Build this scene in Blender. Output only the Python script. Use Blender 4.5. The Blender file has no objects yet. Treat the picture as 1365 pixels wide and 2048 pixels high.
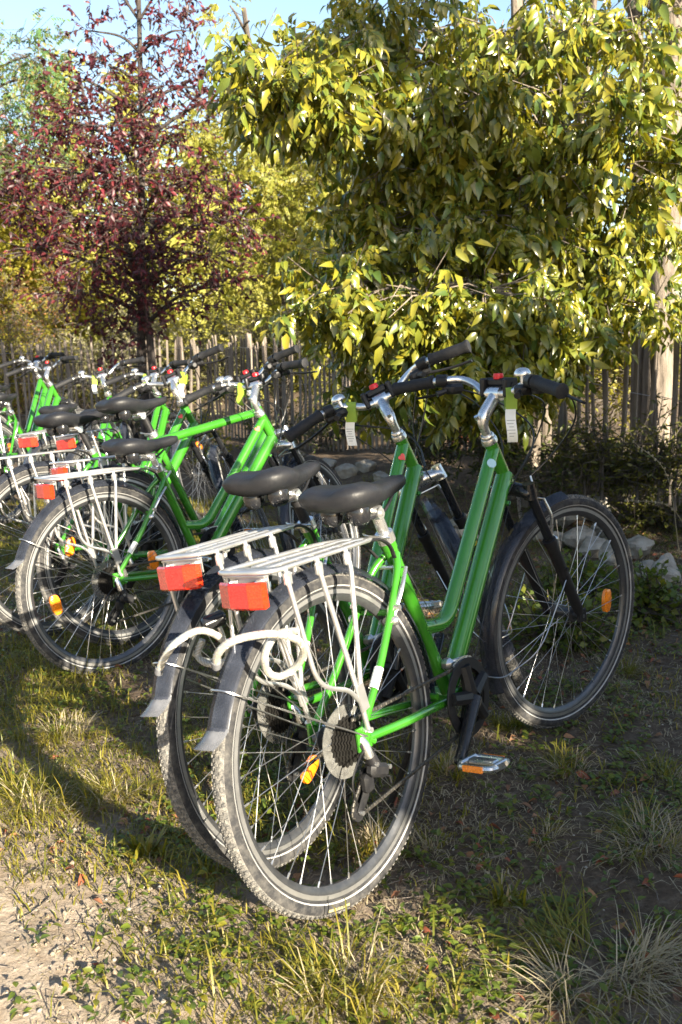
import bpy, math, random
import numpy as np
from mathutils import Vector, Matrix, noise

random.seed(7)
rng = np.random.default_rng(7)
R = math.radians
scene = bpy.context.scene
C = scene.collection

# ------------------------------------------------------------------ camera
CAM_F, CAM_H, PITCH, ROLL = 1942.0, 1.203, R(10.52), R(1.29)
PW, PH = 1365.0, 2048.0
_cr, _sr, _cp, _sp = math.cos(ROLL), math.sin(ROLL), math.cos(PITCH), math.sin(PITCH)
_up0 = Vector((0, _sp, _cp))
CRIGHT = Vector((1, 0, 0)) * _cr - _up0 * _sr
CUP = Vector((1, 0, 0)) * _sr + _up0 * _cr
CFWD = Vector((0, _cp, -_sp))
CPOS = Vector((0, 0, CAM_H))
cam_data = bpy.data.cameras.new('camera')
cam = bpy.data.objects.new('camera', cam_data)
C.objects.link(cam)
cam.matrix_world = Matrix((
    (CRIGHT.x, CUP.x, -CFWD.x, CPOS.x),
    (CRIGHT.y, CUP.y, -CFWD.y, CPOS.y),
    (CRIGHT.z, CUP.z, -CFWD.z, CPOS.z),
    (0, 0, 0, 1)))
cam_data.sensor_fit = 'HORIZONTAL'
cam_data.sensor_width = 36.0
cam_data.lens = CAM_F / PW * 36.0
cam_data.clip_start = 0.05
cam_data.clip_end = 900
cam_data.dof.use_dof = True
cam_data.dof.focus_distance = 2.6
cam_data.dof.aperture_fstop = 11
scene.camera = cam

# ------------------------------------------------------------------ light
SUN_EL = R(19.0)
SUN_TRAVEL = Vector((-0.57, 0.82, 0)).normalized()       # horizontal direction the sunlight travels in
SUN_FROM = (-SUN_TRAVEL * math.cos(SUN_EL) + Vector((0, 0, math.sin(SUN_EL)))).normalized()
w = bpy.data.worlds.new('World')
scene.world = w
w.use_nodes = True
nt = w.node_tree
nt.nodes.clear()
sky = nt.nodes.new('ShaderNodeTexSky')
sky.sky_type = 'NISHITA'
sky.sun_disc = False
sky.sun_elevation = SUN_EL
sky.sun_rotation = math.atan2(SUN_FROM.x, SUN_FROM.y)
sky.air_density = 1.0
sky.dust_density = 1.0
sky.ozone_density = 1.0
bg = nt.nodes.new('ShaderNodeBackground')
bg.inputs['Strength'].default_value = 0.065
wo = nt.nodes.new('ShaderNodeOutputWorld')
nt.links.new(sky.outputs[0], bg.inputs['Color'])
nt.links.new(bg.outputs[0], wo.inputs['Surface'])

sun_d = bpy.data.lights.new('sun', 'SUN')
sun_d.energy = 5.0
sun_d.angle = R(0.5)
sun_d.color = (1.0, 0.885, 0.69)
sun = bpy.data.objects.new('sun', sun_d)
C.objects.link(sun)
sun.rotation_euler = (-SUN_FROM).to_track_quat('-Z', 'Y').to_euler()
sun.location = (3, -5, 6)

vs = scene.view_settings
vs.view_transform = 'Standard'
vs.look = 'None'
vs.gamma = 1.0
vs.use_curve_mapping = False
vs.exposure = 2.25
scene.render.engine = 'CYCLES'
scene.cycles.max_bounces = 8
scene.cycles.transparent_max_bounces = 12
scene.cycles.use_denoising = True


# ------------------------------------------------------------------ helpers
def unproj(px, py, depth):
    """the place in the garden seen at a photo pixel, at the given distance in metres along +Y"""
    d = CRIGHT * ((px - PW / 2) / CAM_F) + CUP * ((PH / 2 - py) / CAM_F) + CFWD
    return CPOS + d * (depth / d.y)


def smooth01(a, b, x):
    t = min(1.0, max(0.0, (x - a) / (b - a)))
    return t * t * (3 - 2 * t)


def ground_z(x, y):
    z = -0.06 * smooth01(4.2, 5.4, y)
    z += 0.10 * smooth01(6.5, 9.5, y + 0.9 * x) + 0.20 * smooth01(6.2, 7.8, y + 0.55 * x) * smooth01(-.6, 1.0, x)
    z += 0.022 * noise.noise(Vector((x * 0.9, y * 0.9, 3.1))) * smooth01(0.2, 1.2, abs(y - 1.9) + abs(x) * .3)
    z += 0.014 * noise.noise(Vector((x * 4, y * 4, 1.7))) + 0.009 * noise.noise(Vector((x * 12, y * 12, 9.7)))
    return z - 0.008


def setp(o, label=None, cat=None, group=None, kind=None):
    if label: o['label'] = label
    if cat: o['category'] = cat
    if group: o['group'] = group
    if kind: o['kind'] = kind
    return o


def empty(name, loc=(0, 0, 0)):
    o = bpy.data.objects.new(name, None)
    o.empty_display_size = 0.1
    C.objects.link(o)
    o.location = loc
    return o


def inst(name, mesh, parent=None, mtx=None):
    o = bpy.data.objects.new(name, mesh)
    C.objects.link(o)
    if parent is not None:
        o.parent = parent
    if mtx is not None:
        o.matrix_basis = mtx
    return o


def V(*a):
    return Vector(a)


def fillet(pts, rad, k=5):
    pts = [Vector(p) for p in pts]
    out = [pts[0]]
    for i in range(1, len(pts) - 1):
        a, b, c = pts[i - 1], pts[i], pts[i + 1]
        r = rad if not isinstance(rad, (list, tuple)) else rad[i - 1]
        la, lc = (a - b).length, (c - b).length
        t = min(r, la * .48, lc * .48)
        p, q = b + (a - b).normalized() * t, b + (c - b).normalized() * t
        for j in range(k + 1):
            s = j / k
            out.append(p * (1 - s) ** 2 + b * 2 * s * (1 - s) + q * s * s)
    out.append(pts[-1])
    return out


def spline(pts, n=6):
    pts = [Vector(p) for p in pts]
    P = [pts[0] * 2 - pts[1]] + pts + [pts[-1] * 2 - pts[-2]]
    out = []
    for i in range(1, len(P) - 2):
        for j in range(n):
            t = j / n
            a, b, c, d = P[i - 1:i + 3]
            out.append(0.5 * (2 * b + (c - a) * t + (2 * a - 5 * b + 4 * c - d) * t * t + (3 * b - a - 3 * c + d) * t ** 3))
    out.append(pts[-1])
    return out


class MB:
    def __init__(s):
        s.v, s.f, s.m = [], [], []

    def _add(s, vs, fs, mi=0):
        o = len(s.v)
        s.v += [tuple(v) for v in vs]
        s.f += [tuple(i + o for i in f) for f in fs]
        s.m += [mi] * len(fs)

    def tube(s, pts, r, n=10, caps=True, mi=0, flat=1.0, ref=None, closed=False):
        pts = [Vector(p) for p in pts]
        m = len(pts)
        rad = [r] * m if not isinstance(r, (list, tuple)) else list(r)
        if len(rad) != m:
            rad = [rad[0] + (rad[-1] - rad[0]) * i / (m - 1) for i in range(m)]
        T = []
        for i in range(m):
            if closed:
                d = pts[(i + 1) % m] - pts[i - 1]
            else:
                d = pts[min(i + 1, m - 1)] - pts[max(i - 1, 0)]
            T.append(d.normalized() if d.length > 1e-9 else Vector((0, 0, 1)))
        u = Vector(ref) if ref is not None else (Vector((0, 0, 1)) if abs(T[0].z) < .9 else Vector((1, 0, 0)))
        u = (u - T[0] * u.dot(T[0])).normalized()
        vs, fs = [], []
        for i in range(m):
            u = u - T[i] * u.dot(T[i])
            u.normalize()
            wv = T[i].cross(u)
            for k in range(n):
                a = 2 * math.pi * k / n
                vs.append(pts[i] + (u * math.cos(a) * flat + wv * math.sin(a)) * rad[i])
        for i in range(m if closed else m - 1):
            j = (i + 1) % m
            for k in range(n):
                k2 = (k + 1) % n
                fs.append((i * n + k, i * n + k2, j * n + k2, j * n + k))
        if caps and not closed:
            fs.append(tuple(range(n - 1, -1, -1)))
            fs.append(tuple((m - 1) * n + k for k in range(n)))
        s._add(vs, fs, mi)
        return s

    def lathe(s, o, ax, prof, n=24, mi=0, a0=0.0, a1=2 * math.pi, u=None, close_prof=False):
        o, ax = Vector(o), Vector(ax).normalized()
        if u is None:
            u = Vector((0, 0, 1)) if abs(ax.z) < .9 else Vector((1, 0, 0))
        u = Vector(u)
        u = (u - ax * u.dot(ax)).normalized()
        wv = ax.cross(u)
        full = abs(a1 - a0 - 2 * math.pi) < 1e-6
        cnt = n if full else n + 1
        p = len(prof)
        vs, fs = [], []
        for i in range(cnt):
            a = a0 + (a1 - a0) * i / n
            d = u * math.cos(a) + wv * math.sin(a)
            for (r, h) in prof:
                vs.append(o + d * r + ax * h)
        for i in range(n):
            j = (i + 1) % cnt
            for k in range(p if close_prof else p - 1):
                k2 = (k + 1) % p
                fs.append((i * p + k, j * p + k, j * p + k2, i * p + k2))
        if close_prof and not full:
            fs.append(tuple(range(p)))
            fs.append(tuple(n * p + k for k in range(p - 1, -1, -1)))
        s._add(vs, fs, mi)
        return s

    def box(s, c, size, rot=None, mi=0, bev=0.12):
        c = Vector(c)
        hx, hy, hz = [q / 2 for q in size]
        b = min(hx, hy, hz) * 2 * bev
        vs = []
        for sx in (-1, 1):
            for sy in (-1, 1):
                for sz in (-1, 1):
                    vs += [(sx * (hx - b), sy * (hy - b), sz * hz), (sx * (hx - b), sy * hy, sz * (hz - b)), (sx * hx, sy * (hy - b), sz * (hz - b))]
        idx = lambda sx, sy, sz, k: ((sx > 0) * 4 + (sy > 0) * 2 + (sz > 0)) * 3 + k
        fs = []
        for sg in (-1, 1):
            q = [idx(-1, -1, sg, 0), idx(1, -1, sg, 0), idx(1, 1, sg, 0), idx(-1, 1, sg, 0)]
            fs.append(q if sg > 0 else q[::-1])
            q = [idx(-1, sg, -1, 1), idx(-1, sg, 1, 1), idx(1, sg, 1, 1), idx(1, sg, -1, 1)]
            fs.append(q if sg > 0 else q[::-1])
            q = [idx(sg, -1, -1, 2), idx(sg, 1, -1, 2), idx(sg, 1, 1, 2), idx(sg, -1, 1, 2)]
            fs.append(q if sg > 0 else q[::-1])
        for a in (-1, 1):
            for b2 in (-1, 1):
                fs.append([idx(-1, a, b2, 0), idx(1, a, b2, 0), idx(1, a, b2, 1), idx(-1, a, b2, 1)])
                fs.append([idx(a, -1, b2, 0), idx(a, 1, b2, 0), idx(a, 1, b2, 2), idx(a, -1, b2, 2)])
                fs.append([idx(a, b2, -1, 1), idx(a, b2, 1, 1), idx(a, b2, 1, 2), idx(a, b2, -1, 2)])
                for c3 in (-1, 1):
                    fs.append([idx(a, b2, c3, 0), idx(a, b2, c3, 1), idx(a, b2, c3, 2)])
        vv = [Vector(v) for v in vs]
        if rot is not None:
            vv = [rot @ v for v in vv]
        s._add([v + c for v in vv], fs, mi)
        return s

    def ball(s, c, r, n=12, m=7, mi=0, sc=(1, 1, 1), rot=None):
        vs, fs = [], []
        for i in range(m + 1):
            t = math.pi * i / m
            for k in range(n):
                a = 2 * math.pi * k / n
                p = Vector((math.sin(t) * math.cos(a) * sc[0], math.sin(t) * math.sin(a) * sc[1], math.cos(t) * sc[2])) * r
                if rot is not None: p = rot @ p
                vs.append(Vector(c) + p)
        for i in range(m):
            for k in range(n):
                k2 = (k + 1) % n
                fs.append((i * n + k, (i + 1) * n + k, (i + 1) * n + k2, i * n + k2))
        s._add(vs, fs, mi)
        return s

    def loft(s, loops, mi=0, caps=True):
        n = len(loops[0])
        vs = [v for l in loops for v in l]
        fs = []
        for i in range(len(loops) - 1):
            for k in range(n):
                k2 = (k + 1) % n
                fs.append((i * n + k, i * n + k2, (i + 1) * n + k2, (i + 1) * n + k))
        if caps:
            fs.append(tuple(range(n - 1, -1, -1)))
            fs.append(tuple((len(loops) - 1) * n + k for k in range(n)))
        s._add(vs, fs, mi)
        return s

    def sheet(s, pts_a, pts_b, th=0.001, mi=0):
        """a strip between two edge lines, with thickness"""
        n = len(pts_a)
        A, B = [Vector(p) for p in pts_a], [Vector(p) for p in pts_b]
        loops = []
        for i in range(n):
            t = (A[min(i + 1, n - 1)] - A[max(i - 1, 0)])
            nn = t.cross(B[i] - A[i])
            nn = nn.normalized() * th / 2 if nn.length > 1e-12 else Vector((0, 0, th / 2))
            loops.append([A[i] + nn, B[i] + nn, B[i] - nn, A[i] - nn])
        return s.loft(loops, mi)

    def mesh(s, name, mats, angle=35):
        me = bpy.data.meshes.new(name)
        me.from_pydata(s.v, [], s.f)
        mats = mats if isinstance(mats, (list, tuple)) else [mats]
        for m in mats:
            me.materials.append(m)
        if len(mats) > 1:
            me.polygons.foreach_set('material_index', s.m)
        me.polygons.foreach_set('use_smooth', [True] * len(me.polygons))
        me.set_sharp_from_angle(angle=R(angle))
        me.update()
        return me


# ------------------------------------------------------------------ materials
def mat(name):
    m = bpy.data.materials.new(name)
    m.use_nodes = True
    t = m.node_tree
    b = t.nodes['Principled BSDF']
    return m, t, b


def nd(t, kind, **kw):
    n = t.nodes.new(kind)
    for k, v in kw.items():
        setattr(n, k, v)
    return n


def noise_tex(t, scale, detail=4, rough=0.55, coord='Object'):
    tc = nd(t, 'ShaderNodeTexCoord')
    nz = nd(t, 'ShaderNodeTexNoise')
    nz.inputs['Scale'].default_value = scale
    nz.inputs['Detail'].default_value = detail
    nz.inputs['Roughness'].default_value = rough
    t.links.new(tc.outputs[coord], nz.inputs['Vector'])
    return nz


def ramp(t, src, stops):
    r = nd(t, 'ShaderNodeValToRGB')
    el = r.color_ramp.elements
    while len(el) < len(stops):
        el.new(0.5)
    for e, (p, c) in zip(el, stops):
        e.position = p
        e.color = (*c, 1) if len(c) == 3 else c
    t.links.new(src, r.inputs[0])
    return r


def bump(t, b, src, strength=0.3, dist=0.01):
    bp = nd(t, 'ShaderNodeBump')
    bp.inputs['Strength'].default_value = strength
    bp.inputs['Distance'].default_value = dist
    t.links.new(src, bp.inputs['Height'])
    t.links.new(bp.outputs[0], b.inputs['Normal'])


def simple(name, col, rough=0.5, metal=0.0, col2=None, scale=20, dust=0.0, bumps=0.0, coat=0.0, spec=0.5, thresh=(.35, .7)):
    """principled colour that wanders between two tones, with an optional layer of dust"""
    m, t, b = mat(name)
    b.inputs['Roughness'].default_value = rough
    b.inputs['Metallic'].default_value = metal
    b.inputs['Specular IOR Level'].default_value = spec
    b.inputs['Coat Weight'].default_value = coat
    b.inputs['Coat Roughness'].default_value = 0.08
    nz = noise_tex(t, scale)
    c2 = col2 if col2 else tuple(c * 0.8 for c in col)
    r = ramp(t, nz.outputs['Fac'], [(thresh[0], col), (thresh[1], c2)])
    out = r.outputs[0]
    if dust > 0:
        n2 = noise_tex(t, scale * 2.7, 6, .7)
        r2 = ramp(t, n2.outputs['Fac'], [(0.42, (0, 0, 0)), (0.75, (dust,) * 3)])
        mx = nd(t, 'ShaderNodeMix', data_type='RGBA')
        t.links.new(r2.outputs[0], mx.inputs['Factor'])
        t.links.new(out, mx.inputs['A'])
        mx.inputs['B'].default_value = (0.38, 0.355, 0.315, 1)
        out = mx.outputs['Result']
        rr = nd(t, 'ShaderNodeMath', operation='MULTIPLY_ADD')
        t.links.new(r2.outputs[0], rr.inputs[0])
        rr.inputs[1].default_value = 0.6
        rr.inputs[2].default_value = rough
        t.links.new(rr.outputs[0], b.inputs['Roughness'])
    t.links.new(out, b.inputs['Base Color'])
    if bumps > 0:
        n3 = noise_tex(t, scale * 9, 5, .6)
        bump(t, b, n3.outputs['Fac'], bumps, 0.004)
    return m


M = {}
M['green'] = simple('green_paint', (0.036, 0.205, 0.012), .22, 0.12, (0.030, 0.175, 0.010), 5, dust=.04, coat=.9)
M['alu'] = simple('brushed_aluminium', (0.72, 0.72, 0.71), .27, .92, (0.62, 0.62, 0.62), 30, dust=.08)
M['alu_white'] = simple('satin_aluminium', (0.60, 0.60, 0.60), .34, .82, (0.50, 0.50, 0.50), 25, dust=.10)
M['steel'] = simple('spoke_steel', (0.50, 0.50, 0.50), .30, .95, (0.5, 0.5, 0.5), 40)
M['black'] = simple('black_plastic', (0.009, 0.0095, 0.011), .45, 0, (0.013, 0.013, 0.015), 22, dust=.03, spec=.3)
M['blackgloss'] = simple('black_gloss_paint', (0.010, 0.011, 0.013), .18, 0, (0.012, 0.012, 0.014), 12, dust=.03, coat=.25, spec=.35)
M['rubber'] = simple('grip_rubber', (0.011, 0.012, 0.015), .62, 0, (0.016, 0.016, 0.018), 40, dust=.03, bumps=.35, spec=.25)
M['vinyl'] = simple('saddle_vinyl', (0.011, 0.012, 0.015), .48, 0, (0.015, 0.015, 0.018), 14, dust=.02, bumps=.25, spec=.32)
M['tyre'] = simple('tyre_rubber', (0.020, 0.021, 0.024), .82, 0, (0.032, 0.032, 0.034), 16, dust=.20, bumps=.5, spec=.2)
M['tread'] = simple('tyre_tread_dusty', (0.065, 0.065, 0.066), .88, 0, (0.12, 0.118, 0.112), 40, dust=.75, bumps=.7, spec=.2)
M['stripe'] = simple('reflective_stripe', (0.34, 0.34, 0.34), .45, 0, (0.24, 0.24, 0.235), 25, dust=.2)
M['rim'] = simple('anodised_rim', (0.10, 0.105, 0.115), .38, .75, (0.075, 0.078, 0.085), 18, dust=.12)
M['track'] = simple('brake_track', (0.45, 0.45, 0.45), .38, .85, (0.36, 0.36, 0.36), 30, dust=.1)
M['chain'] = simple('oily_chain', (0.10, 0.095, 0.085), .45, .8, (0.04, 0.037, 0.033), 60, dust=.2)
M['sprocket'] = simple('dark_sprocket', (0.05, 0.048, 0.045), .4, .8, (0.025, 0.024, 0.022), 50)
M['cable'] = simple('black_cable', (0.012, 0.012, 0.013), .35)
M['paper'] = simple('white_card', (0.80, 0.80, 0.78), .7, 0, (0.74, 0.74, 0.71), 40)
M['lime'] = simple('lime_card', (0.24, 0.36, 0.035), .6, 0, (0.20, 0.31, 0.03), 40)
M['ink'] = simple('grey_print', (0.30, 0.31, 0.32), .7)
M['redknob'] = simple('red_plastic', (0.62, 0.012, 0.02), .4)
M['sticker_red'] = simple('red_sticker', (0.75, 0.10, 0.08), .5)
M['sticker_blue'] = simple('pale_blue_sticker', (0.38, 0.58, 0.66), .5)
M['sticker_yellow'] = simple('yellow_sticker', (0.70, 0.50, 0.02), .5, 0, (0.6, .42, .02), 30)
M['tyre_print'] = simple('tyre_print', (0.42, 0.36, 0.16), .7, 0, (0.12, 0.11, 0.07), 160, thresh=(.45, .55))
M['sheath'] = simple('milky_cable_sheath', (0.36, 0.345, 0.29), .3, 0, (0.28, 0.265, 0.22), 60, coat=.4)


def glassy(name, col, rough=.12, trans=.6, emit=0):
    m, t, b = mat(name)
    nz = noise_tex(t, 120, 3)
    r = ramp(t, nz.outputs['Fac'], [(.3, col), (.7, tuple(c * .7 for c in col))])
    t.links.new(r.outputs[0], b.inputs['Base Color'])
    b.inputs['Roughness'].default_value = rough
    b.inputs['Transmission Weight'].default_value = trans
    b.inputs['IOR'].default_value = 1.45
    return m


def reflector_mat(name, col):
    m, t, b = mat(name)
    tc = nd(t, 'ShaderNodeTexCoord')
    vo = nd(t, 'ShaderNodeTexVoronoi')
    vo.inputs['Scale'].default_value = 260
    t.links.new(tc.outputs['Object'], vo.inputs['Vector'])
    r = ramp(t, vo.outputs['Distance'], [(.1, tuple(min(1, c * 1.2) for c in col)), (.7, tuple(c * .75 for c in col))])
    t.links.new(r.outputs[0], b.inputs['Base Color'])
    b.inputs['Roughness'].default_value = .18
    b.inputs['Coat Weight'].default_value = 1
    bump(t, b, vo.outputs['Distance'], .4, .002)
    return m


M['red_lens'] = reflector_mat('red_lens', (0.45, 0.035, 0.025))
M['red_lens2'] = reflector_mat('orange_red_lens', (0.62, 0.030, 0.006))
M['pink_lens'] = reflector_mat('dull_red_lens', (0.42, 0.018, 0.016))
M['amber'] = reflector_mat('amber_lens', (0.85, 0.23, 0.01))


def tinted(name, tint, body, fac, rough=.18, scale=14):
    """thin smoked plastic: part see-through, part glossy body with a film of dirt"""
    m, t, b = mat(name)
    nz = noise_tex(t, scale, 6, .65)
    r = ramp(t, nz.outputs['Fac'], [(.35, body), (.75, tuple(c * 1.8 for c in body))])
    t.links.new(r.outputs[0], b.inputs['Base Color'])
    b.inputs['Roughness'].default_value = rough
    tr = nd(t, 'ShaderNodeBsdfTransparent')
    tr.inputs['Color'].default_value = (*tint, 1)
    r2 = ramp(t, nz.outputs['Fac'], [(.3, (fac,) * 3), (.8, (min(1, fac + .25),) * 3)])
    mx = nd(t, 'ShaderNodeMixShader')
    t.links.new(r2.outputs[0], mx.inputs[0])
    t.links.new(tr.outputs[0], mx.inputs[1])
    t.links.new(b.outputs[0], mx.inputs[2])
    t.links.new(mx.outputs[0], t.nodes['Material Output'].inputs['Surface'])
    return m


M['clear'] = tinted('clear_disc', (.80, .80, .78), (0.11, 0.11, 0.105), .45, .35, 60)
M['flap'] = tinted('smoked_flap', (.62, .63, .67), (0.13, 0.135, 0.15), .55, .22)
M['fender'] = tinted('smoked_fender', (.66, .68, .74), (0.030, 0.034, 0.045), .34, .16)


def leafmat(name, cols, rough=.4, trans=.35, tcol=None, spec=.5):
    """leaf: per-leaf tone between the given colours, glossy top, light glowing through"""
    m, t, b = mat(name)
    g = nd(t, 'ShaderNodeNewGeometry')
    n = len(cols)
    oi = nd(t, 'ShaderNodeObjectInfo')
    ad = nd(t, 'ShaderNodeMath', operation='ADD')
    t.links.new(g.outputs['Random Per Island'], ad.inputs[0])
    t.links.new(oi.outputs['Random'], ad.inputs[1])
    fr = nd(t, 'ShaderNodeMath', operation='FRACT')
    t.links.new(ad.outputs[0], fr.inputs[0])
    r = ramp(t, fr.outputs[0], [(i / max(1, n - 1), c) for i, c in enumerate(cols)])
    t.links.new(r.outputs[0], b.inputs['Base Color'])
    b.inputs['Roughness'].default_value = rough
    b.inputs['Specular IOR Level'].default_value = spec
    tr = nd(t, 'ShaderNodeBsdfTranslucent')
    hs = nd(t, 'ShaderNodeHueSaturation')
    hs.inputs['Value'].default_value = 1.5
    hs.inputs['Saturation'].default_value = 1.1
    hs.inputs['Hue'].default_value = .49
    t.links.new(r.outputs[0], hs.inputs['Color'])
    t.links.new(hs.outputs[0], tr.inputs['Color'])
    mx = nd(t, 'ShaderNodeMixShader')
    mx.inputs[0].default_value = trans
    t.links.new(b.outputs[0], mx.inputs[1])
    t.links.new(tr.outputs[0], mx.inputs[2])
    t.links.new(mx.outputs[0], t.nodes['Material Output'].inputs['Surface'])
    return m


M['leaf_front'] = leafmat('broad_glossy_leaf', [(0.055, 0.095, 0.020), (0.12, 0.145, 0.018), (0.20, 0.19, 0.025), (0.085, 0.125, 0.020), (0.27, 0.23, 0.022), (0.15, 0.16, 0.022)], .25, .26, spec=.65)
M['leaf_purple'] = leafmat('plum_leaf', [(0.044, 0.012, 0.016), (0.065, 0.014, 0.022), (0.030, 0.012, 0.014), (0.15, 0.020, 0.028), (0.058, 0.024, 0.016)], .45, .28)
M['leaf_locust'] = leafmat('locust_leaf', [(0.20, 0.21, 0.030), (0.27, 0.26, 0.045), (0.14, 0.165, 0.024), (0.32, 0.28, 0.05)], .5, .42)
M['leaf_teal'] = leafmat('airy_green_leaf', [(0.06, 0.14, 0.05), (0.09, 0.17, 0.05), (0.12, 0.16, 0.04), (0.18, 0.12, 0.04)], .5, .35)
M['leaf_pine'] = leafmat('yellow_green_needle', [(0.26, 0.26, 0.045), (0.34, 0.32, 0.07), (0.18, 0.20, 0.035)], .6, .35)
M['leaf_olive'] = leafmat('grey_olive_leaf', [(0.22, 0.21, 0.10), (0.32, 0.30, 0.17), (0.14, 0.15, 0.055), (0.40, 0.37, 0.21)], .5, .3)
M['leaf_yellow'] = leafmat('yellow_shrub_leaf', [(0.28, 0.25, 0.03), (0.20, 0.20, 0.028), (0.36, 0.30, 0.05)], .5, .38)
M['leaf_rust'] = leafmat('rusty_shrub_leaf', [(0.22, 0.085, 0.03), (0.26, 0.13, 0.04), (0.17, 0.12, 0.03)], .55, .35)
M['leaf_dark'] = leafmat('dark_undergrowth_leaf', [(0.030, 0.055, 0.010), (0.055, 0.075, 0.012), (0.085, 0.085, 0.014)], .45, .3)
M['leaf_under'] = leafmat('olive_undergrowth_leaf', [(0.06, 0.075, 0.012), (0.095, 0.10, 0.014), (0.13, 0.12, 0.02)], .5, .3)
M['leaf_red'] = leafmat('red_autumn_leaf', [(0.28, 0.05, 0.02), (0.20, 0.07, 0.03), (0.33, 0.10, 0.03)], .5, .3)
M['grass'] = leafmat('grass_blade', [(0.10, 0.115, 0.012), (0.17, 0.165, 0.016), (0.26, 0.21, 0.03), (0.12, 0.135, 0.016)], .5, .38)
M['straw'] = leafmat('dry_straw', [(0.36, 0.30, 0.19), (0.27, 0.22, 0.13), (0.42, 0.37, 0.25)], .7, .2)
M['weed'] = leafmat('weed_leaf', [(0.075, 0.12, 0.016), (0.12, 0.15, 0.018), (0.06, 0.10, 0.02), (0.19, 0.175, 0.02)], .42, .3)
M['litter'] = leafmat('fallen_leaf', [(0.30, 0.08, 0.035), (0.20, 0.07, 0.035), (0.32, 0.17, 0.08), (0.12, 0.06, 0.035)], .65, .12)


def bark(name, c1, c2, scale, stretch=.18, bs=.9):
    m, t, b = mat(name)
    tc = nd(t, 'ShaderNodeTexCoord')
    mp = nd(t, 'ShaderNodeMapping')
    mp.inputs['Scale'].default_value = (1, 1, stretch)
    t.links.new(tc.outputs['Object'], mp.inputs['Vector'])
    nz = nd(t, 'ShaderNodeTexNoise')
    nz.inputs['Scale'].default_value = scale
    nz.inputs['Detail'].default_value = 8
    nz.inputs['Roughness'].default_value = .65
    t.links.new(mp.outputs[0], nz.inputs['Vector'])
    r = ramp(t, nz.outputs['Fac'], [(.34, c1), (.66, c2)])
    t.links.new(r.outputs[0], b.inputs['Base Color'])
    b.inputs['Roughness'].default_value = .9
    bump(t, b, nz.outputs['Fac'], bs, .03)
    return m


M['bark'] = bark('rough_bark', (0.07, 0.055, 0.042), (0.24, 0.20, 0.16), 22)
M['bark_dark'] = bark('dark_bark', (0.035, 0.028, 0.024), (0.13, 0.11, 0.09), 30)
M['bark_plum'] = bark('plum_bark', (0.018, 0.014, 0.013), (0.065, 0.052, 0.046), 34)
M['wood'] = bark('weathered_chestnut', (0.085, 0.068, 0.055), (0.28, 0.235, 0.195), 34, .05, .7)


def stone_mat():
    m, t, b = mat('pale_limestone')
    nz = noise_tex(t, 9, 8, .62)
    r = ramp(t, nz.outputs['Fac'], [(.30, (0.13, 0.115, 0.085)), (.5, (0.34, 0.31, 0.26)), (.72, (0.50, 0.47, 0.41))])
    t.links.new(r.outputs[0], b.inputs['Base Color'])
    b.inputs['Roughness'].default_value = .92
    n2 = noise_tex(t, 34, 8, .7)
    bump(t, b, n2.outputs['Fac'], .8, .02)
    return m


M['stone'] = stone_mat()


def soil_mat():
    m, t, b = mat('dry_soil')
    tc = nd(t, 'ShaderNodeTexCoord')
    big = noise_tex(t, 1.6, 3, .5)
    fine = noise_tex(t, 30, 10, .72)
    sp = nd(t, 'ShaderNodeSeparateXYZ')
    t.links.new(tc.outputs['Object'], sp.inputs[0])
    # bare pale track in the near left corner, darker soil everywhere else
    track = nd(t, 'ShaderNodeMath', operation='MULTIPLY_ADD')
    t.links.new(sp.outputs['X'], track.inputs[0])
    track.inputs[1].default_value = 0.9
    t.links.new(sp.outputs['Y'], track.inputs[2])
    add = nd(t, 'ShaderNodeMath', operation='MULTIPLY_ADD')
    t.links.new(big.outputs['Fac'], add.inputs[0])
    add.inputs[1].default_value = 0.9
    t.links.new(track.outputs[0], add.inputs[2])
    mr = nd(t, 'ShaderNodeMapRange')
    mr.inputs['From Min'].default_value = 1.55
    mr.inputs['From Max'].default_value = 2.7
    t.links.new(add.outputs[0], mr.inputs['Value'])
    r1 = ramp(t, fine.outputs['Fac'], [(.30, (0.24, 0.18, 0.125)), (.50, (0.42, 0.34, 0.26)), (.72, (0.56, 0.48, 0.39))])
    r2 = ramp(t, fine.outputs['Fac'], [(.28, (0.060, 0.042, 0.029)), (.52, (0.130, 0.095, 0.066)), (.74, (0.24, 0.19, 0.14))])
    mx = nd(t, 'ShaderNodeMix', data_type='RGBA')
    t.links.new(mr.outputs[0], mx.inputs['Factor'])
    t.links.new(r1.outputs[0], mx.inputs['A'])
    t.links.new(r2.outputs[0], mx.inputs['B'])
    t.links.new(mx.outputs['Result'], b.inputs['Base Color'])
    b.inputs['Roughness'].default_value = .95
    b.inputs['Specular IOR Level'].default_value = .2
    bump(t, b, fine.outputs['Fac'], .9, .03)
    return m


M['soil'] = soil_mat()


# across-sun position, along-sun position, height and radius of each added, unseen shade tree
SHADE = [(1.40, -3.3, 1.66, .34), (1.66, -3.2, 3.0, .40), (2.25, -3.3, 3.15, .5), (3.0, -3.5, 3.2, .5), (3.7, -3.6, 3.8, .5), (4.35, -3.6, 3.8, .5), (5.1, -3.6, 3.4, .55), (5.9, -3.6, 3.1, .6), (6.8, -3.6, 3.1, .7), (7.8, -3.6, 3.3, .8)]


# ------------------------------------------------------------------ ground
def graded(lo, hi, a, b, step, k=1.16):
    """coordinates fine between a and b, growing coarser out to lo and hi"""
    xs = list(np.arange(a, b + 1e-6, step))
    s, x = step, b
    while x < hi:
        s *= k
        x += s
        xs.append(min(x, hi))
    s, x = step, a
    while x > lo:
        s *= k
        x -= s
        xs.insert(0, max(x, lo))
    return xs


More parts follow.
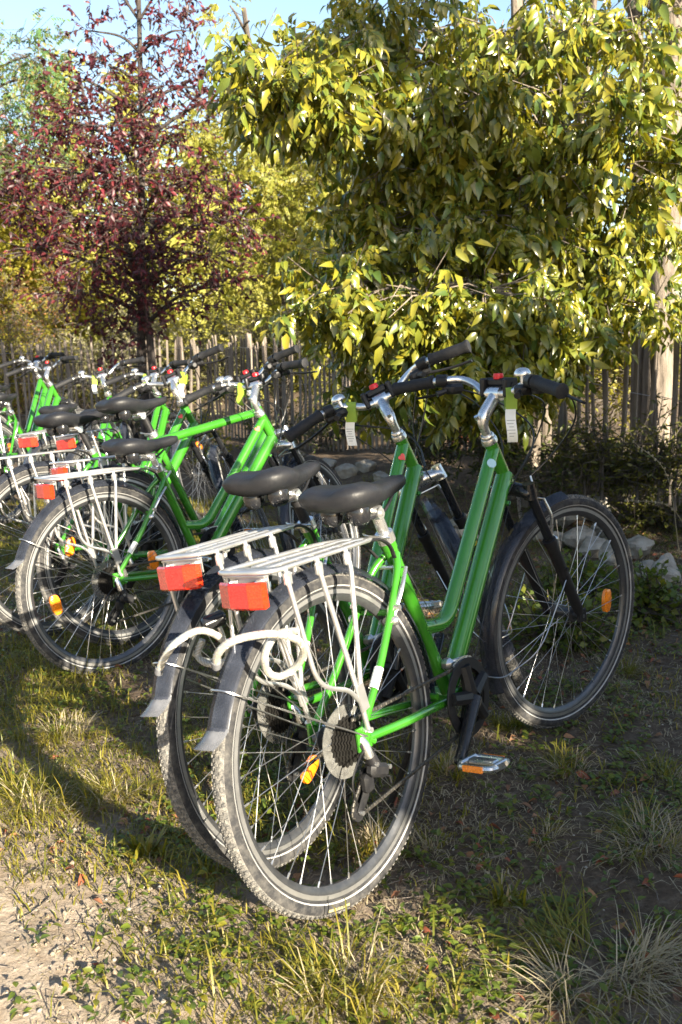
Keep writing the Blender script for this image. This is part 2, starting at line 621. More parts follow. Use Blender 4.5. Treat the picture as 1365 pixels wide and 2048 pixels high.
gx = graded(-300, 300, -3.2, 3.0, .05)
gy = graded(-120, 500, .9, 8.0, .05)
gv = [(x, y, ground_z(x, y)) for y in gy for x in gx]
nx = len(gx)
gf = [(j * nx + i, j * nx + i + 1, (j + 1) * nx + i + 1, (j + 1) * nx + i) for j in range(len(gy) - 1) for i in range(nx - 1)]
me = bpy.data.meshes.new('ground')
me.from_pydata(gv, [], gf)
me.polygons.foreach_set('use_smooth', [True] * len(gf))
me.materials.append(M['soil'])
ground = inst('ground', me)
setp(ground, 'dry garden soil with patches of grass and weeds', None, None, 'structure')


# ------------------------------------------------------------------ foliage helpers
def unit(a):
    return a / np.maximum(1e-9, np.linalg.norm(a, axis=-1, keepdims=True))


def raw_mesh(name, verts, polys_list, material, smooth=False):
    """verts (n,3); polys_list: list of (m,k) index arrays"""
    me = bpy.data.meshes.new(name)
    me.vertices.add(len(verts))
    me.vertices.foreach_set('co', np.ascontiguousarray(verts, dtype=np.float32).ravel())
    loops = np.concatenate([p.ravel() for p in polys_list]).astype(np.int32)
    starts, o = [], 0
    for p in polys_list:
        starts.append(o + np.arange(len(p)) * p.shape[1])
        o += p.size
    starts = np.concatenate(starts).astype(np.int32)
    me.loops.add(len(loops))
    me.loops.foreach_set('vertex_index', loops)
    me.polygons.add(len(starts))
    me.polygons.foreach_set('loop_start', starts)
    me.update(calc_edges=True)
    me.validate()
    if smooth:
        me.polygons.foreach_set('use_smooth', [True] * len(starts))
    me.materials.append(material)
    return me


def leaf_geo(P, D, N, L, Wd, detail=2, curl=.35, fold=.25):
    """arrays of leaves -> verts and polygon index arrays"""
    n = len(P)
    D = unit(D)
    N = unit(N - D * (N * D).sum(-1, keepdims=True))
    S = np.cross(D, N)
    L = np.asarray(L).reshape(-1, 1) * np.ones((n, 1))
    Wd = np.asarray(Wd).reshape(-1, 1) * np.ones((n, 1))
    if detail == 1:
        v = np.stack([P, P + D * L * .45 + S * Wd * .5 + N * L * .06, P + D * L - N * L * curl * .4, P + D * L * .45 - S * Wd * .5 + N * L * .06], 1)
        base = np.arange(n)[:, None] * 4
        return v.reshape(-1, 3), [base + np.array([[0, 1, 2, 3]])]
    c = lambda t: P + D * L * t - N * L * curl * t * t
    lift = N * Wd * fold
    rows = []
    c1, c2 = c(.34), c(.68)
    w1, w2 = Wd * .5, Wd * .40
    v = np.stack([P, c1 + S * w1 + lift * .8, c1, c1 - S * w1 + lift * .8, c2 + S * w2 + lift * .6, c2, c2 - S * w2 + lift * .6, c(1.0)], 1)
    base = np.arange(n)[:, None] * 8
    tri = np.concatenate([base + np.array([[a, b, d]]) for a, b, d in ((0, 2, 1), (0, 3, 2), (4, 5, 7), (5, 6, 7))])
    quad = np.concatenate([base + np.array([[1, 2, 5, 4]]), base + np.array([[2, 3, 6, 5]])])
    return v.reshape(-1, 3), [tri, quad]


def compound(o, d, n, Lr, pairs, llen, rat, rs, droop=.5):
    """one feathered leaf: pairs of leaflets along a stalk plus one at the tip"""
    d = d / np.linalg.norm(d)
    n = n - d * n.dot(d)
    n /= max(1e-6, np.linalg.norm(n))
    s = np.cross(d, n)
    P, D, N, L = [], [], [], []
    for i in range(pairs):
        t = .35 + .6 * i / max(1, pairs)
        p = o + d * Lr * t - np.array([0, 0, 1.0]) * droop * Lr * t * t * .35
        for sg in (-1, 1):
            dd = d * .55 + s * sg * .75 + n * rs.uniform(-.1, .15) - np.array([0, 0, 1.0]) * droop * rs.uniform(.5, 1.3)
            P.append(p); D.append(dd); N.append(n + rs.normal(0, .22, 3)); L.append(llen * rs.uniform(.5, 1.2))
    p = o + d * Lr - np.array([0, 0, 1.0]) * droop * Lr * .35
    P.append(p); D.append(d - np.array([0, 0, 1.0]) * droop); N.append(n + rs.normal(0, .2, 3)); L.append(llen * 1.15)
    return P, D, N, L


def twigs_of(cl, rs, down=.25, surf=.55):
    """twig start/end points inside an ellipsoid cluster (centre, radii, count, twig length)"""
    c, r, n, tl = cl
    u = unit(rs.normal(size=(n, 3)))
    rad = surf + (1 - surf) * rs.random((n, 1))
    rad *= rs.random((n, 1)) ** .18
    p = np.array(c) + u * rad * np.array(r)
    d = unit(u * np.array([1, 1, .6]) + rs.normal(0, .45, (n, 3)) + np.array([0, 0, -down]))
    return p, d, tl * rs.uniform(.6, 1.3, n)


def px_clusters(specs, ntw, tl):
    out = []
    for s in specs:
        px, py, dep, rx, ry, rz = s[:6]
        k = s[6] if len(s) > 6 else 1.0
        c = unproj(px, py, dep)
        out.append((c, (rx / CAM_F * dep, rz, ry / CAM_F * dep), max(2, int(ntw * k)), tl))
    return out


def tree_wood(base, trunk_pts, r0, r1, clusters, twigs, material, limb_r=.02, limb_h=(.35, .95), n=10):
    """tapered trunk (mesh 1) and limbs + twigs (mesh 2), relative to base"""
    base = Vector(base)
    tp = spline([Vector(p) - base for p in trunk_pts], 6)
    m = len(tp)
    b = MB()
    rad = []
    for i in range(m):
        t = i / (m - 1)
        rad.append((r0 + (r1 - r0) * t) * (1 + .5 * math.exp(-t * 14)) * (1 + .08 * noise.noise(Vector((i * .7, r0 * 50, 0)))))
    b.tube(tp, rad, n)
    trunk = b.mesh('trunk', material, 60)
    b = MB()
    for c, r, k, tl in clusters:
        cc = Vector(c) - base
        # leave the trunk below the height of the cluster
        best = min(range(int(m * limb_h[0]), int(m * limb_h[1])), key=lambda i: abs(tp[i].z - (cc.z - .45 * (Vector((cc.x, cc.y, 0)) - Vector((tp[i].x, tp[i].y, 0))).length)))
        a = tp[best]
        mid = a.lerp(cc, .5) + Vector((random.uniform(-.08, .08), random.uniform(-.08, .08), .12 * (cc - a).length))
        b.tube(spline([a, mid, cc], 5), [min(limb_r, rad[best] * .7), limb_r * .3], 6)
    for p, d, l, c in twigs:
        p = Vector(p) - base
        cc = Vector(c) - base
        b.tube([p.lerp(cc, .5), p, p + Vector(d) * l], [.006, .004, .0018], 3, caps=False)
    return trunk, b.mesh('branches', material, 60)


def make_tree(name, label, cat, base, trunk_pts, r0, r1, clusters, leaf, seed, barkm, group=None, detail=1, per=6,
              comp=None, llen=.06, rat=.45, droop=.25, parts=0, curl=.35, limb_r=.02, twig_wood=True, nz=.5, extra_stems=(), surf=.55, jitter=.8, tdown=.25, crown_name='crown'):
    rs = np.random.default_rng(seed)
    root = empty(name, base)
    setp(root, label, cat, group)
    P, D, N, L = [], [], [], []
    tw = []
    sprays = []
    for cl in clusters:
        p, d, l = twigs_of(cl, rs, tdown, surf)
        for i in range(len(p)):
            if twig_wood:
                tw.append((p[i], d[i], l[i], cl[0]))
            for k in range(per):
                t = (k + rs.random()) / per
                o = p[i] + d[i] * l[i] * t
                ld = d[i] * .5 + rs.normal(0, jitter, 3) * np.array([1, 1, .6]) - np.array([0, 0, droop])
                nn = np.array([0, 0, 1.0]) * nz + rs.normal(0, .5, 3)
                if comp:
                    sprays.append((o, ld, nn, rs.uniform(.55, 1.3)))
                else:
                    P.append(o); D.append(ld); N.append(nn); L.append(llen * rs.uniform(.65, 1.25))
    if comp:
        pairs, Lr = comp
        order = np.argsort([s[0][1] for s in sprays])
        pick = set(order[:parts].tolist())
        if parts:
            protos = []
            for q in range(8):
                a, b_, c_, e_ = compound(np.zeros(3), np.array([1.0, 0, 0]), np.array([0, 0, 1.0]), Lr, pairs, llen, rat, rs, droop=.45)
                v, f = leaf_geo(np.array(a), np.array(b_), np.array(c_), np.array(e_), np.array(e_) * rat, 2, curl)
                protos.append(raw_mesh('leaf', v, f, leaf, True))
        for i, (o, ld, nn, sc) in enumerate(sprays):
            if i in pick:
                d = Vector(ld).normalized()
                z = Vector(nn) - d * Vector(nn).dot(d)
                z.normalize()
                yv = z.cross(d)
                mt = Matrix(((d.x, yv.x, z.x, o[0] - base[0]), (d.y, yv.y, z.y, o[1] - base[1]), (d.z, yv.z, z.z, o[2] - base[2]), (0, 0, 0, 1)))
                inst('leaf', protos[i % 8], root, mt @ Matrix.Scale(sc, 4))
            else:
                a, b_, c_, e_ = compound(o, ld, nn, Lr * sc, pairs, llen * sc, rat, rs)
                P += a; D += b_; N += c_; L += e_
    elif parts:
        order = np.argsort([p[1] for p in P])[:parts]
        protos = []
        for q in range(6):
            v, f = leaf_geo(np.zeros((1, 3)), np.array([[1.0, 0, 0]]), np.array([[0, 0, 1.0]]) + rs.normal(0, .1, (1, 3)), [llen], [llen * rat * rs.uniform(.85, 1.15)], 2, curl * rs.uniform(.5, 1.6))
            protos.append(raw_mesh('leaf', v, f, leaf, True))
        keep = np.ones(len(P), bool)
        keep[order] = False
        for i in order:
            d = Vector(D[i]).normalized()
            z = Vector(N[i]) - d * Vector(N[i]).dot(d)
            z.normalize()
            yv = z.cross(d)
            o = P[i]
            mt = Matrix(((d.x, yv.x, z.x, o[0] - base[0]), (d.y, yv.y, z.y, o[1] - base[1]), (d.z, yv.z, z.z, o[2] - base[2]), (0, 0, 0, 1)))
            inst('leaf', protos[int(i) % 6], root, mt @ Matrix.Scale(L[i] / llen, 4))
        P = [p for p, k in zip(P, keep) if k]; D = [p for p, k in zip(D, keep) if k]; N = [p for p, k in zip(N, keep) if k]; L = [p for p, k in zip(L, keep) if k]
    P, D, N, L = map(np.array, (P, D, N, L))
    v, f = leaf_geo(P - np.array(base), D, N, L, L * rat * rs.uniform(.8, 1.2, len(L)), detail, curl)
    cr = inst(crown_name, raw_mesh(crown_name, v, f, leaf, detail == 2), root)
    cr['kind'] = 'stuff'
    if trunk_pts:
        trunk, br = tree_wood(base, trunk_pts, r0, r1, clusters, tw, barkm, limb_r)
        inst('trunk', trunk, root)
        bo = inst('branches', br, root)
        bo['kind'] = 'stuff'
        for pts, a, b_ in extra_stems:
            bb = MB()
            sp = spline([Vector(p) - Vector(base) for p in pts], 6)
            bb.tube(sp, [a, b_], 10)
            inst('trunk', bb.mesh('trunk', barkm, 60), root)
    return root


# ------------------------------------------------------------------ paling fence behind the bicycles
FENCE = [(-6.4, 12.9), (-1.5, 11.5), (2.35, 5.55), (3.2, 4.2)]


def fence():
    root = empty('paling_fence', (0, 9, 0))
    setp(root, 'weathered grey chestnut paling fence behind the bicycles and trees', 'fence')
    rs = random.Random(5)
    protos = []
    for q in range(9):
        b = MB()
        h = 1.14 + rs.uniform(-.09, .07)
        wd, th = rs.uniform(.020, .034), rs.uniform(.011, .016)
        bend = rs.uniform(-.02, .02)
        loops = []
        for t in (0, .3, .6, .93, .975, 1.0):
            k = 1 if t < .94 else (.72 if t < .99 else .18)
            x = bend * math.sin(t * 2.7)
            ww = wd * (1 + rs.uniform(-.1, .1)) * k / 2
            loops.append([V(x - ww, -th / 2, h * t), V(x - ww * .3, -th * .72, h * t), V(x + ww, -th / 2, h * t), V(x + ww, th / 2, h * t), V(x - ww, th / 2, h * t)])
        b.loft(loops)
        protos.append(b.mesh('picket', M['wood'], 30))
    n = 0
    post = MB()
    for a, b2 in zip(FENCE[:-1], FENCE[1:]):
        a, b2 = Vector(a), Vector(b2)
        d = (b2 - a)
        L = d.length
        d.normalize()
        ang = math.atan2(d.y, d.x)
        s = 0.0
        nextpost = .8
        while s < L:
            p = a + d * s
            z = ground_z(p.x, p.y)
            mt = Matrix.Translation((p.x, p.y - 9, z - .04 + rs.uniform(-.03, .03))) @ Matrix.Rotation(ang, 4, 'Z') @ Matrix.Rotation(rs.gauss(0, .03), 4, 'Y') @ Matrix.Rotation(rs.gauss(0, .02), 4, 'X')
            inst('picket', protos[n % 9] if rs.random() < .6 else rs.choice(protos), root, mt)
            n += 1
            s += rs.uniform(.056, .102)
        for k in range(int(L / 1.9) + 1):
            p = a + d * min(L, .9 + k * 1.9)
            q = p + Vector((-d.y, d.x)) * .05
            z = ground_z(q.x, q.y)
            pb = MB()
            pb.tube([V(q.x, q.y - 9, z - .1), V(q.x + .01, q.y - 9, z + .7), V(q.x, q.y - 9, z + 1.12 + rs.uniform(-.04, .05))], [.045, .042, .036], 10)
            inst('post', pb.mesh('post', M['wood'], 50), root)
        for hgt in (.25, .65, 1.02):
            wb = MB()
            pts = []
            for i in range(int(L / .12) + 1):
                p = a + d * min(L, i * .12)
                off = Vector((-d.y, d.x)) * (.012 * math.sin(i * 3.1))
                pts.append(V(p.x + off.x, p.y + off.y - 9, ground_z(p.x, p.y) + hgt + .008 * math.sin(i * 1.3)))
            wb.tube(pts, .0022, 4)
            inst('wire', wb.mesh('wire', M['steel']), root)


fence()

# ------------------------------------------------------------------ the big glossy-leaved tree on the right
FT = unproj(1064, 700, 6.35)
FT = (FT.x, 6.35, ground_z(FT.x, 6.35))
front_specs = [
    (560, 140, 5.3, 85, 45, .25, .8), (615, 175, 5.2, 100, 60, .3, 1.0), (670, 190, 5.35, 80, 65, .3, .9), (575, 205, 5.4, 60, 32, .25, .5), (492, 128, 5.35, 38, 18, .2, .28), (640, 105, 5.5, 80, 35, .3, .6),
    (720, 60, 6.0, 130, 70, .5, .9), (860, 60, 6.2, 140, 80, .5, .9), (800, 150, 5.9, 120, 70, .45, .9), (1000, 60, 6.1, 140, 80, .5, 1.0), (1140, 60, 6.0, 140, 80, .5, 1.0), (1270, 60, 5.8, 60, 60, .4, .3),
    (880, 230, 5.7, 140, 80, .4, 1.1), (1000, 210, 5.6, 140, 80, .4, 1.1), (1120, 210, 5.6, 130, 85, .4, 1.1), (1250, 230, 5.7, 120, 80, .4, 1.0), (1345, 300, 5.7, 40, 50, .3, .15),
    (790, 330, 6.0, 90, 80, .4, .8), (930, 350, 5.8, 140, 80, .45, 1.1), (1070, 350, 5.8, 120, 80, .4, .9), (1240, 330, 5.7, 100, 70, .35, .8), (1250, 420, 5.8, 90, 50, .3, .6),
    (760, 440, 6.0, 100, 70, .4, .9), (900, 460, 5.8, 140, 80, .45, 1.1), (1040, 460, 5.7, 130, 70, .4, 1.0), (1190, 520, 5.8, 90, 40, .35, .5), (1270, 480, 5.9, 50, 40, .3, .25),
    (680, 520, 5.8, 70, 45, .3, .6), (640, 600, 5.35, 65, 50, .25, .55), (730, 590, 5.4, 90, 60, .3, .9), (850, 590, 5.3, 110, 65, .35, 1.0), (970, 580, 5.3, 110, 65, .35, 1.0), (1090, 600, 5.5, 100, 55, .35, .9), (1200, 600, 5.7, 90, 40, .3, .6), (1290, 610, 5.7, 60, 30, .3, .25),
    (800, 690, 5.6, 90, 55, .35, .8), (920, 690, 5.3, 120, 60, .35, 1.0), (1040, 690, 5.4, 110, 60, .35, .9), (1130, 680, 5.6, 70, 55, .3, .5), (860, 770, 5.8, 110, 45, .4, .6), (1000, 770, 5.9, 110, 45, .4, .6), (740, 760, 6.0, 60, 40, .3, .4),
]
fc = px_clusters([(a, b, c, d * .74, e * .76, f, g) for a, b, c, d, e, f, g in front_specs], 32, .20)
tx, ty, tz = FT
make_tree('broadleaf_tree', 'large tree with drooping glossy yellow-green leaves at upper right', 'tree', FT,
          [(tx, ty, tz - .1), (tx + .02, ty, 1.0), (tx - .06, ty + .05, 2.0), (tx - .12, ty, 3.2), (tx - .1, ty, 4.6)], .05, .03, fc, M['leaf_front'], 11, M['bark'],
          detail=2, per=6, comp=(3, .135), llen=.070, rat=.43, droop=.6, parts=300, curl=.55, limb_r=.022, nz=.8,
          extra_stems=(([(tx + .11, ty + .05, tz - .1), (tx + .14, ty + .1, 1.0), (tx + .30, ty + .2, 2.2), (tx + .42, ty + .2, 3.4)], .042, .02),
                       ([(tx - .08, ty + .12, tz - .1), (tx - .14, ty + .1, 1.0), (tx - .34, ty + .1, 2.1), (tx - .5, ty, 3.2)], .034, .015)))

# thick rough trunk at the right edge, behind the fence
BT = unproj(1325, 650, 7.6)
BT = (BT.x, 7.6, ground_z(BT.x, 7.6))
bx_, by_, bz_ = BT
bc = px_clusters([(1310, -60, 7.2, 150, 90, .8, 1.2), (1150, -90, 7.4, 150, 90, .8, 1.0), (1230, 90, 7.7, 110, 70, .5, .6), (1120, 160, 7.9, 120, 70, .5, .6)], 16, .35)
make_tree('rough_barked_tree', 'thick rough barked trunk standing behind the fence at the right edge', 'tree', BT,
          [(bx_, by_, bz_ - .1), (bx_ - .02, by_, 1.2), (bx_ + .02, by_, 2.4), (bx_ - .02, by_, 3.6), (bx_ + .1, by_, 5.2)], 0.115, .09, bc, M['leaf_front'], 12, M['bark'],
          detail=2, per=6, comp=(3, .135), llen=.072, rat=.46, droop=.5, curl=.45, limb_r=.05, nz=.8,
          extra_stems=(([(bx_ - .1, by_ + .12, bz_ - .1), (bx_ - .13, by_ + .12, 1.4), (bx_ - .20, by_ + .1, 2.6), (bx_ - .34, by_, 4.4)], .085, .05),))

# ------------------------------------------------------------------ plum tree
PT = unproj(290, 760, 9.6)
PT = (PT.x, 9.6, ground_z(PT.x, 9.6))
px_, py_, pz_ = PT
plum_specs = [
    (175, 60, 9.4, 40, 60, .3, .25), (215, 130, 9.5, 65, 70, .3, .42), (300, 80, 9.6, 45, 80, .3, .45), (368, 60, 9.5, 30, 80, .25, .45), (330, 170, 9.5, 80, 70, .4, .65), (230, -40, 9.6, 80, 50, .4, .25), (350, -40, 9.6, 50, 50, .4, .25),
    (130, 150, 9.6, 30, 50, .3, .12), (400, 170, 9.6, 40, 40, .3, .25), (455, 195, 9.5, 40, 30, .3, .25),
    (130, 240, 9.4, 80, 55, .45, .9), (240, 250, 9.4, 100, 60, .5, 1.1), (330, 270, 9.4, 80, 60, .5, .8),
    (60, 330, 9.3, 80, 55, .5, .9), (160, 340, 9.3, 110, 60, .5, 1.2), (270, 350, 9.3, 100, 60, .5, 1.1), (390, 360, 9.4, 90, 50, .5, .8),
    (50, 410, 9.3, 90, 50, .5, 1.0), (160, 430, 9.2, 110, 60, .5, 1.2), (280, 440, 9.2, 100, 60, .5, 1.2), (400, 430, 9.4, 100, 55, .5, .8), (480, 440, 9.5, 55, 60, .4, .4),
    (70, 500, 9.3, 80, 45, .5, .7), (190, 510, 9.2, 110, 55, .5, 1.1), (300, 520, 9.2, 90, 55, .5, .9), (420, 510, 9.5, 80, 50, .5, .5), (450, 570, 9.5, 50, 50, .4, .35),
    (180, 580, 9.2, 90, 45, .45, .8), (280, 590, 9.2, 70, 45, .4, .6), (380, 600, 9.4, 50, 40, .4, .3), (240, 640, 9.3, 70, 35, .4, .4), (260, 690, 9.4, 90, 30, .4, .25),
]
pc = px_clusters(plum_specs, 52, .27)
make_tree('plum_tree', 'purple-leaved plum tree with twin stems behind the left bicycles', 'tree', PT,
          [(px_, py_, pz_ - .1), (px_ - .02, py_, .9), (px_ + .02, py_, 1.7), (px_ + .10, py_, 3.0), (px_ + .16, py_, 4.6)], .055, .02, pc, M['leaf_purple'], 21, M['bark_plum'],
          detail=2, per=11, llen=.058, rat=.46, droop=.35, parts=300, curl=.3, limb_r=.022, surf=.3,
          extra_stems=(([(px_ + .10, py_ - .05, pz_ - .1), (px_ + .09, py_ - .05, .9), (px_ + .02, py_, 1.6), (px_ - .25, py_, 2.6), (px_ - .45, py_, 3.6)], .048, .015),))

# ------------------------------------------------------------------ trees and shrubs beyond the fence
LT = unproj(560, 640, 12.5)
LT = (LT.x, 12.5, ground_z(LT.x, 12.5))
lc = px_clusters([(450, 270, 12.0, 90, 45, .8, .7), (560, 290, 12.0, 120, 60, .8, 1.0), (640, 300, 12.2, 80, 70, .8, .8), (470, 350, 12, 100, 60, .8, 1), (590, 380, 12, 110, 60, .8, 1), (520, 450, 12.0, 100, 60, .8, 1), (620, 470, 12.2, 90, 60, .8, .9), (560, 530, 12.1, 90, 50, .8, .7), (690, 400, 12.4, 60, 70, .7, .5), (400, 230, 12, 70, 30, .7, .4), (500, 40, 12.2, 70, 60, .6, .10), (460, 10, 12.2, 60, 40, .6, .06), (640, 555, 12.3, 60, 40, .6, .4)], 40, .42)
make_tree('locust_tree', 'feathery yellow-green locust tree between the plum and the big tree', 'tree', LT,
          [(LT[0], 12.5, LT[2] - .1), (LT[0] + .1, 12.5, 1.6), (LT[0] - .1, 12.5, 3.2), (LT[0] - .3, 12.4, 5.0)], .09, .03, lc, M['leaf_locust'], 31, M['bark_dark'],
          group='trees beyond the fence', detail=1, per=5, comp=(6, .26), llen=.062, rat=.5, droop=.3, limb_r=.03)
TT = unproj(-40, 640, 13.5)
TT = (TT.x, 13.5, ground_z(TT.x, 13.5))
tc_ = px_clusters([(10, 100, 13, 70, 40, .8, .6), (60, 110, 13, 60, 35, .8, .4), (40, 190, 13.2, 80, 50, .8, .7), (10, 260, 13.2, 60, 60, .8, .8), (-60, 180, 13.4, 100, 120, 1, 1.0), (90, 150, 13, 50, 30, .6, .25), (60, 280, 13.3, 60, 50, .8, .6)], 40, .45)
make_tree('airy_tree', 'airy blue-green tree reaching in at the upper left corner', 'tree', TT,
          [(TT[0], 13.5, TT[2] - .1), (TT[0], 13.5, 2.0), (TT[0] + .1, 13.5, 4.0), (TT[0] + .1, 13.5, 5.6)], .10, .03, tc_, M['leaf_teal'], 32, M['bark_dark'],
          group='trees beyond the fence', detail=1, per=5, comp=(5, .24), llen=.06, rat=.45, droop=.25, limb_r=.03)


def far_tree(px, py_top, dep, wpx, seed, leafm, label, n=85, ll=.17, rat=.32, per=8, name='far_tree', shape='cone'):
    base = unproj(px, 700, dep)
    base = (base.x, dep, ground_z(base.x, dep))
    top = unproj(px, py_top, dep).z
    rs = random.Random(seed)
    w_ = wpx / CAM_F * dep / 2
    cl = []
    layers = 7
    for i in range(layers):
        t = i / (layers - 1)
        z = .6 + (top - .6) * t
        ww = w_ * ((1 - t) ** .7 * .9 + .12) if shape == 'cone' else w_ * (math.sin(math.pi * (.12 + .8 * t)) * .9 + .1)
        k = max(1, int(5 * ww / w_))
        for j in range(k):
            a = rs.random() * 6.28
            cl.append(((base[0] + math.cos(a) * ww * .55, dep + math.sin(a) * ww * .5, z + rs.uniform(-.2, .2)), (ww * .55, ww * .5, (top / layers) * .75), n, .5))
    return make_tree(name, label, 'tree', base, [(base[0], dep, base[2] - .1), (base[0] + .05, dep, top * .5), (base[0], dep, top * .95)], .14, .03, cl, leafm, seed, M['bark_dark'],
                     group='trees beyond the fence', detail=1, per=per, llen=ll, rat=rat, droop=.2, limb_r=.03, twig_wood=False)


far_tree(150, 190, 17, 210, 41, M['leaf_pine'], 'yellow-green conifer seen through the plum tree at the left')
far_tree(40, 300, 16, 230, 42, M['leaf_yellow'], 'yellow bushy tree low behind the plum tree at the left edge', ll=.11, rat=.5, shape='round')
far_tree(290, 210, 19, 190, 43, M['leaf_pine'], 'pale conifer directly behind the plum tree crown')
far_tree(420, 300, 18, 220, 44, M['leaf_pine'], 'pale conifer between the plum tree and the locust tree')
far_tree(560, 330, 20, 220, 45, M['leaf_pine'], 'pale conifer rising behind the locust tree')
far_tree(690, 250, 19, 230, 46, M['leaf_locust'], 'round pale tree showing left of the big tree trunk', ll=.12, rat=.5, shape='round')
far_tree(860, 300, 18, 260, 47, M['leaf_locust'], 'yellow-green tree hidden behind the left half of the big tree', ll=.12, rat=.5, shape='round')
far_tree(1060, 420, 17, 240, 48, M['leaf_yellow'], 'yellow tree hidden behind the middle of the big tree', ll=.12, rat=.5, shape='round')
far_tree(1220, 500, 16, 220, 49, M['leaf_locust'], 'low pale tree behind the fence near the rough trunk', ll=.12, rat=.5, shape='round')


def shrub(px, py_top, dep, wpx, leafm, label, seed, ll=.05, rat=.4, n=70, per=9, cat='shrub', name='shrub', group='shrubs behind the fence', zlow=None, depth_r=.5, detail=1, stems=True):
    base = unproj(px, 700, dep)
    gz = ground_z(base.x, dep)
    base = (base.x, dep, gz)
    top = unproj(px, py_top, dep).z
    w_ = wpx / CAM_F * dep / 2
    rs = random.Random(seed)
    cl = []
    for i in range(7):
        t = rs.random()
        cl.append(((base[0] + rs.uniform(-.7, .7) * w_, dep + rs.uniform(-.5, .5) * depth_r, gz + (top - gz) * (.25 + .55 * t)), (w_ * .45, depth_r * .7, (top - gz) * .28), int(n), .22))
    stm = [(base[0], dep, gz - .05), (base[0] + .02, dep, gz + (top - gz) * .4), (base[0] - .02, dep, gz + (top - gz) * .7)]
    return make_tree(name, label, cat, base, stm, .022, .008, cl, leafm, seed, M['bark_dark'], group=group, detail=detail, per=per, llen=ll, rat=rat, droop=.1, limb_r=.012, twig_wood=stems, crown_name='foliage')


shrub(60, 590, 13.6, 260, M['leaf_yellow'], 'yellow shrub above the fence at the left edge', 61)
shrub(50, 500, 15.0, 240, M['leaf_rust'], 'rusty orange shrub above the yellow one at the left edge', 62, n=60)
shrub(210, 600, 13.4, 240, M['leaf_olive'], 'grey-olive shrub over the fence below the plum crown', 63)
shrub(360, 585, 13.0, 260, M['leaf_olive'], 'grey-olive shrub right of the plum stems above the fence', 64)
shrub(500, 560, 12.6, 260, M['leaf_olive'], 'grey-olive shrub hanging over the fence left of the big tree', 65)
shrub(640, 610, 12.2, 200, M['leaf_locust'], 'pale green shrub behind the fence under the big tree bough', 66)
shrub(1010, 640, 9.6, 300, M['leaf_locust'], 'sunlit shrub behind the fence under the big tree', 67, n=60)
shrub(1180, 600, 8.6, 280, M['leaf_yellow'], 'yellow shrub behind the fence palings at the right', 68, n=60)
shrub(1330, 560, 8.8, 240, M['leaf_locust'], 'pale shrub behind the fence at the right edge', 69, n=60)

# ------------------------------------------------------------------ unseen trees added behind the photographer to shade the right half
def shade_tree(p, q, top, rad, seed, label, zlo=.2, n=110, ll=.12, name='added_shade_tree'):
    """p is measured across the sunlight, q along it"""
    cx = .82 * p + SUN_TRAVEL.x * q
    cy = .57 * p + SUN_TRAVEL.y * q
    gz = ground_z(cx, cy)
    rs = random.Random(seed)
    cl = []
    for i in range(12):
        a = rs.random() * 6.28
        t = i / 11
        k = 1 - .45 * max(0, t - .55) / .45
        cl.append(((cx + math.cos(a) * rad * .2, cy + math.sin(a) * rad * .2, gz + (top - .15) * (.04 + .93 * t)), (rad * .7 * k, rad * .7 * k, top * .07), n, .14))
    return make_tree(name, label, 'tree', (cx, cy, gz), [(cx, cy, gz - .1), (cx, cy, gz + top * .4), (cx, cy, gz + top * .85)], .07, .02, cl, M['leaf_dark'], seed, M['bark_dark'],
                     group='added shade trees behind the camera', detail=1, per=8, llen=ll, rat=.55, droop=.2, limb_r=.02)


for i_, (p_, q_, tp_, rd_) in enumerate(SHADE):
    shade_tree(p_, q_, tp_, rd_, 80 + i_, 'dense unseen tree added behind the photographer for its shade, %s from the left of its row' % ('first', 'second', 'third', 'fourth', 'fifth', 'sixth', 'seventh', 'eighth', 'ninth', 'tenth')[i_])


# tall unseen tree added, clumps placed to throw dark patches on the big tree
def tall_shade(label, clumps, seed):
    cl = []
    for p, q, z, r in clumps:
        cl.append(((.82 * p + SUN_TRAVEL.x * q, .57 * p + SUN_TRAVEL.y * q, z), (r, r, r * .55), 75, .28))
    p, q = 3.75, -3.9
    cx, cy = .82 * p + SUN_TRAVEL.x * q, .57 * p + SUN_TRAVEL.y * q
    gz = ground_z(cx, cy)
    make_tree('added_shade_tree', label, 'tree', (cx, cy, gz), [(cx, cy, gz - .1), (cx, cy, 2.5), (cx, cy, 6.0)], .09, .03, cl, M['leaf_dark'], seed, M['bark_dark'],
              group='added shade trees behind the camera', detail=1, per=8, llen=.16, rat=.55, droop=.2, limb_r=.02)


tall_shade('tall slender unseen tree added behind the photographer to shade the big tree', [(3.45, -3.8, 4.75, .34), (3.8, -3.9, 4.5, .28),  (3.45, -3.9, 5.75, .34), (3.85, -3.8, 6.2, .22)], 95)

# the wood far behind the garden
cl_ = []
rr_ = random.Random(77)
for i_ in range(46):
    x_ = -14 + i_ * .62
    cl_.append(((x_, 27 + rr_.uniform(-2, 2), rr_.uniform(.8, 4.2 + 1.2 * math.sin(i_ * .9))), (1.2, 1.0, 1.1), 60, .7))
rs_ = np.random.default_rng(77)
P, D, N = [], [], []
for c_ in cl_:
    p_, d_, l_ = twigs_of(c_, rs_, .2, .4)
    for k_ in range(6):
        P.append(p_ + d_ * l_[:, None] * k_ / 6)
        D.append(d_ + rs_.normal(0, .7, d_.shape))
        N.append(rs_.normal(0, .6, d_.shape) + np.array([0, -.3, .6]))
P, D, N = np.concatenate(P), np.concatenate(D), np.concatenate(N)
v, f = leaf_geo(P, D, N, np.full(len(P), .26), np.full(len(P), .13), 1)
o = inst('far_wood', raw_mesh('far_wood', v, f, M['leaf_locust']))
setp(o, 'pale yellow-green wood far behind the garden', 'wood', None, 'stuff')


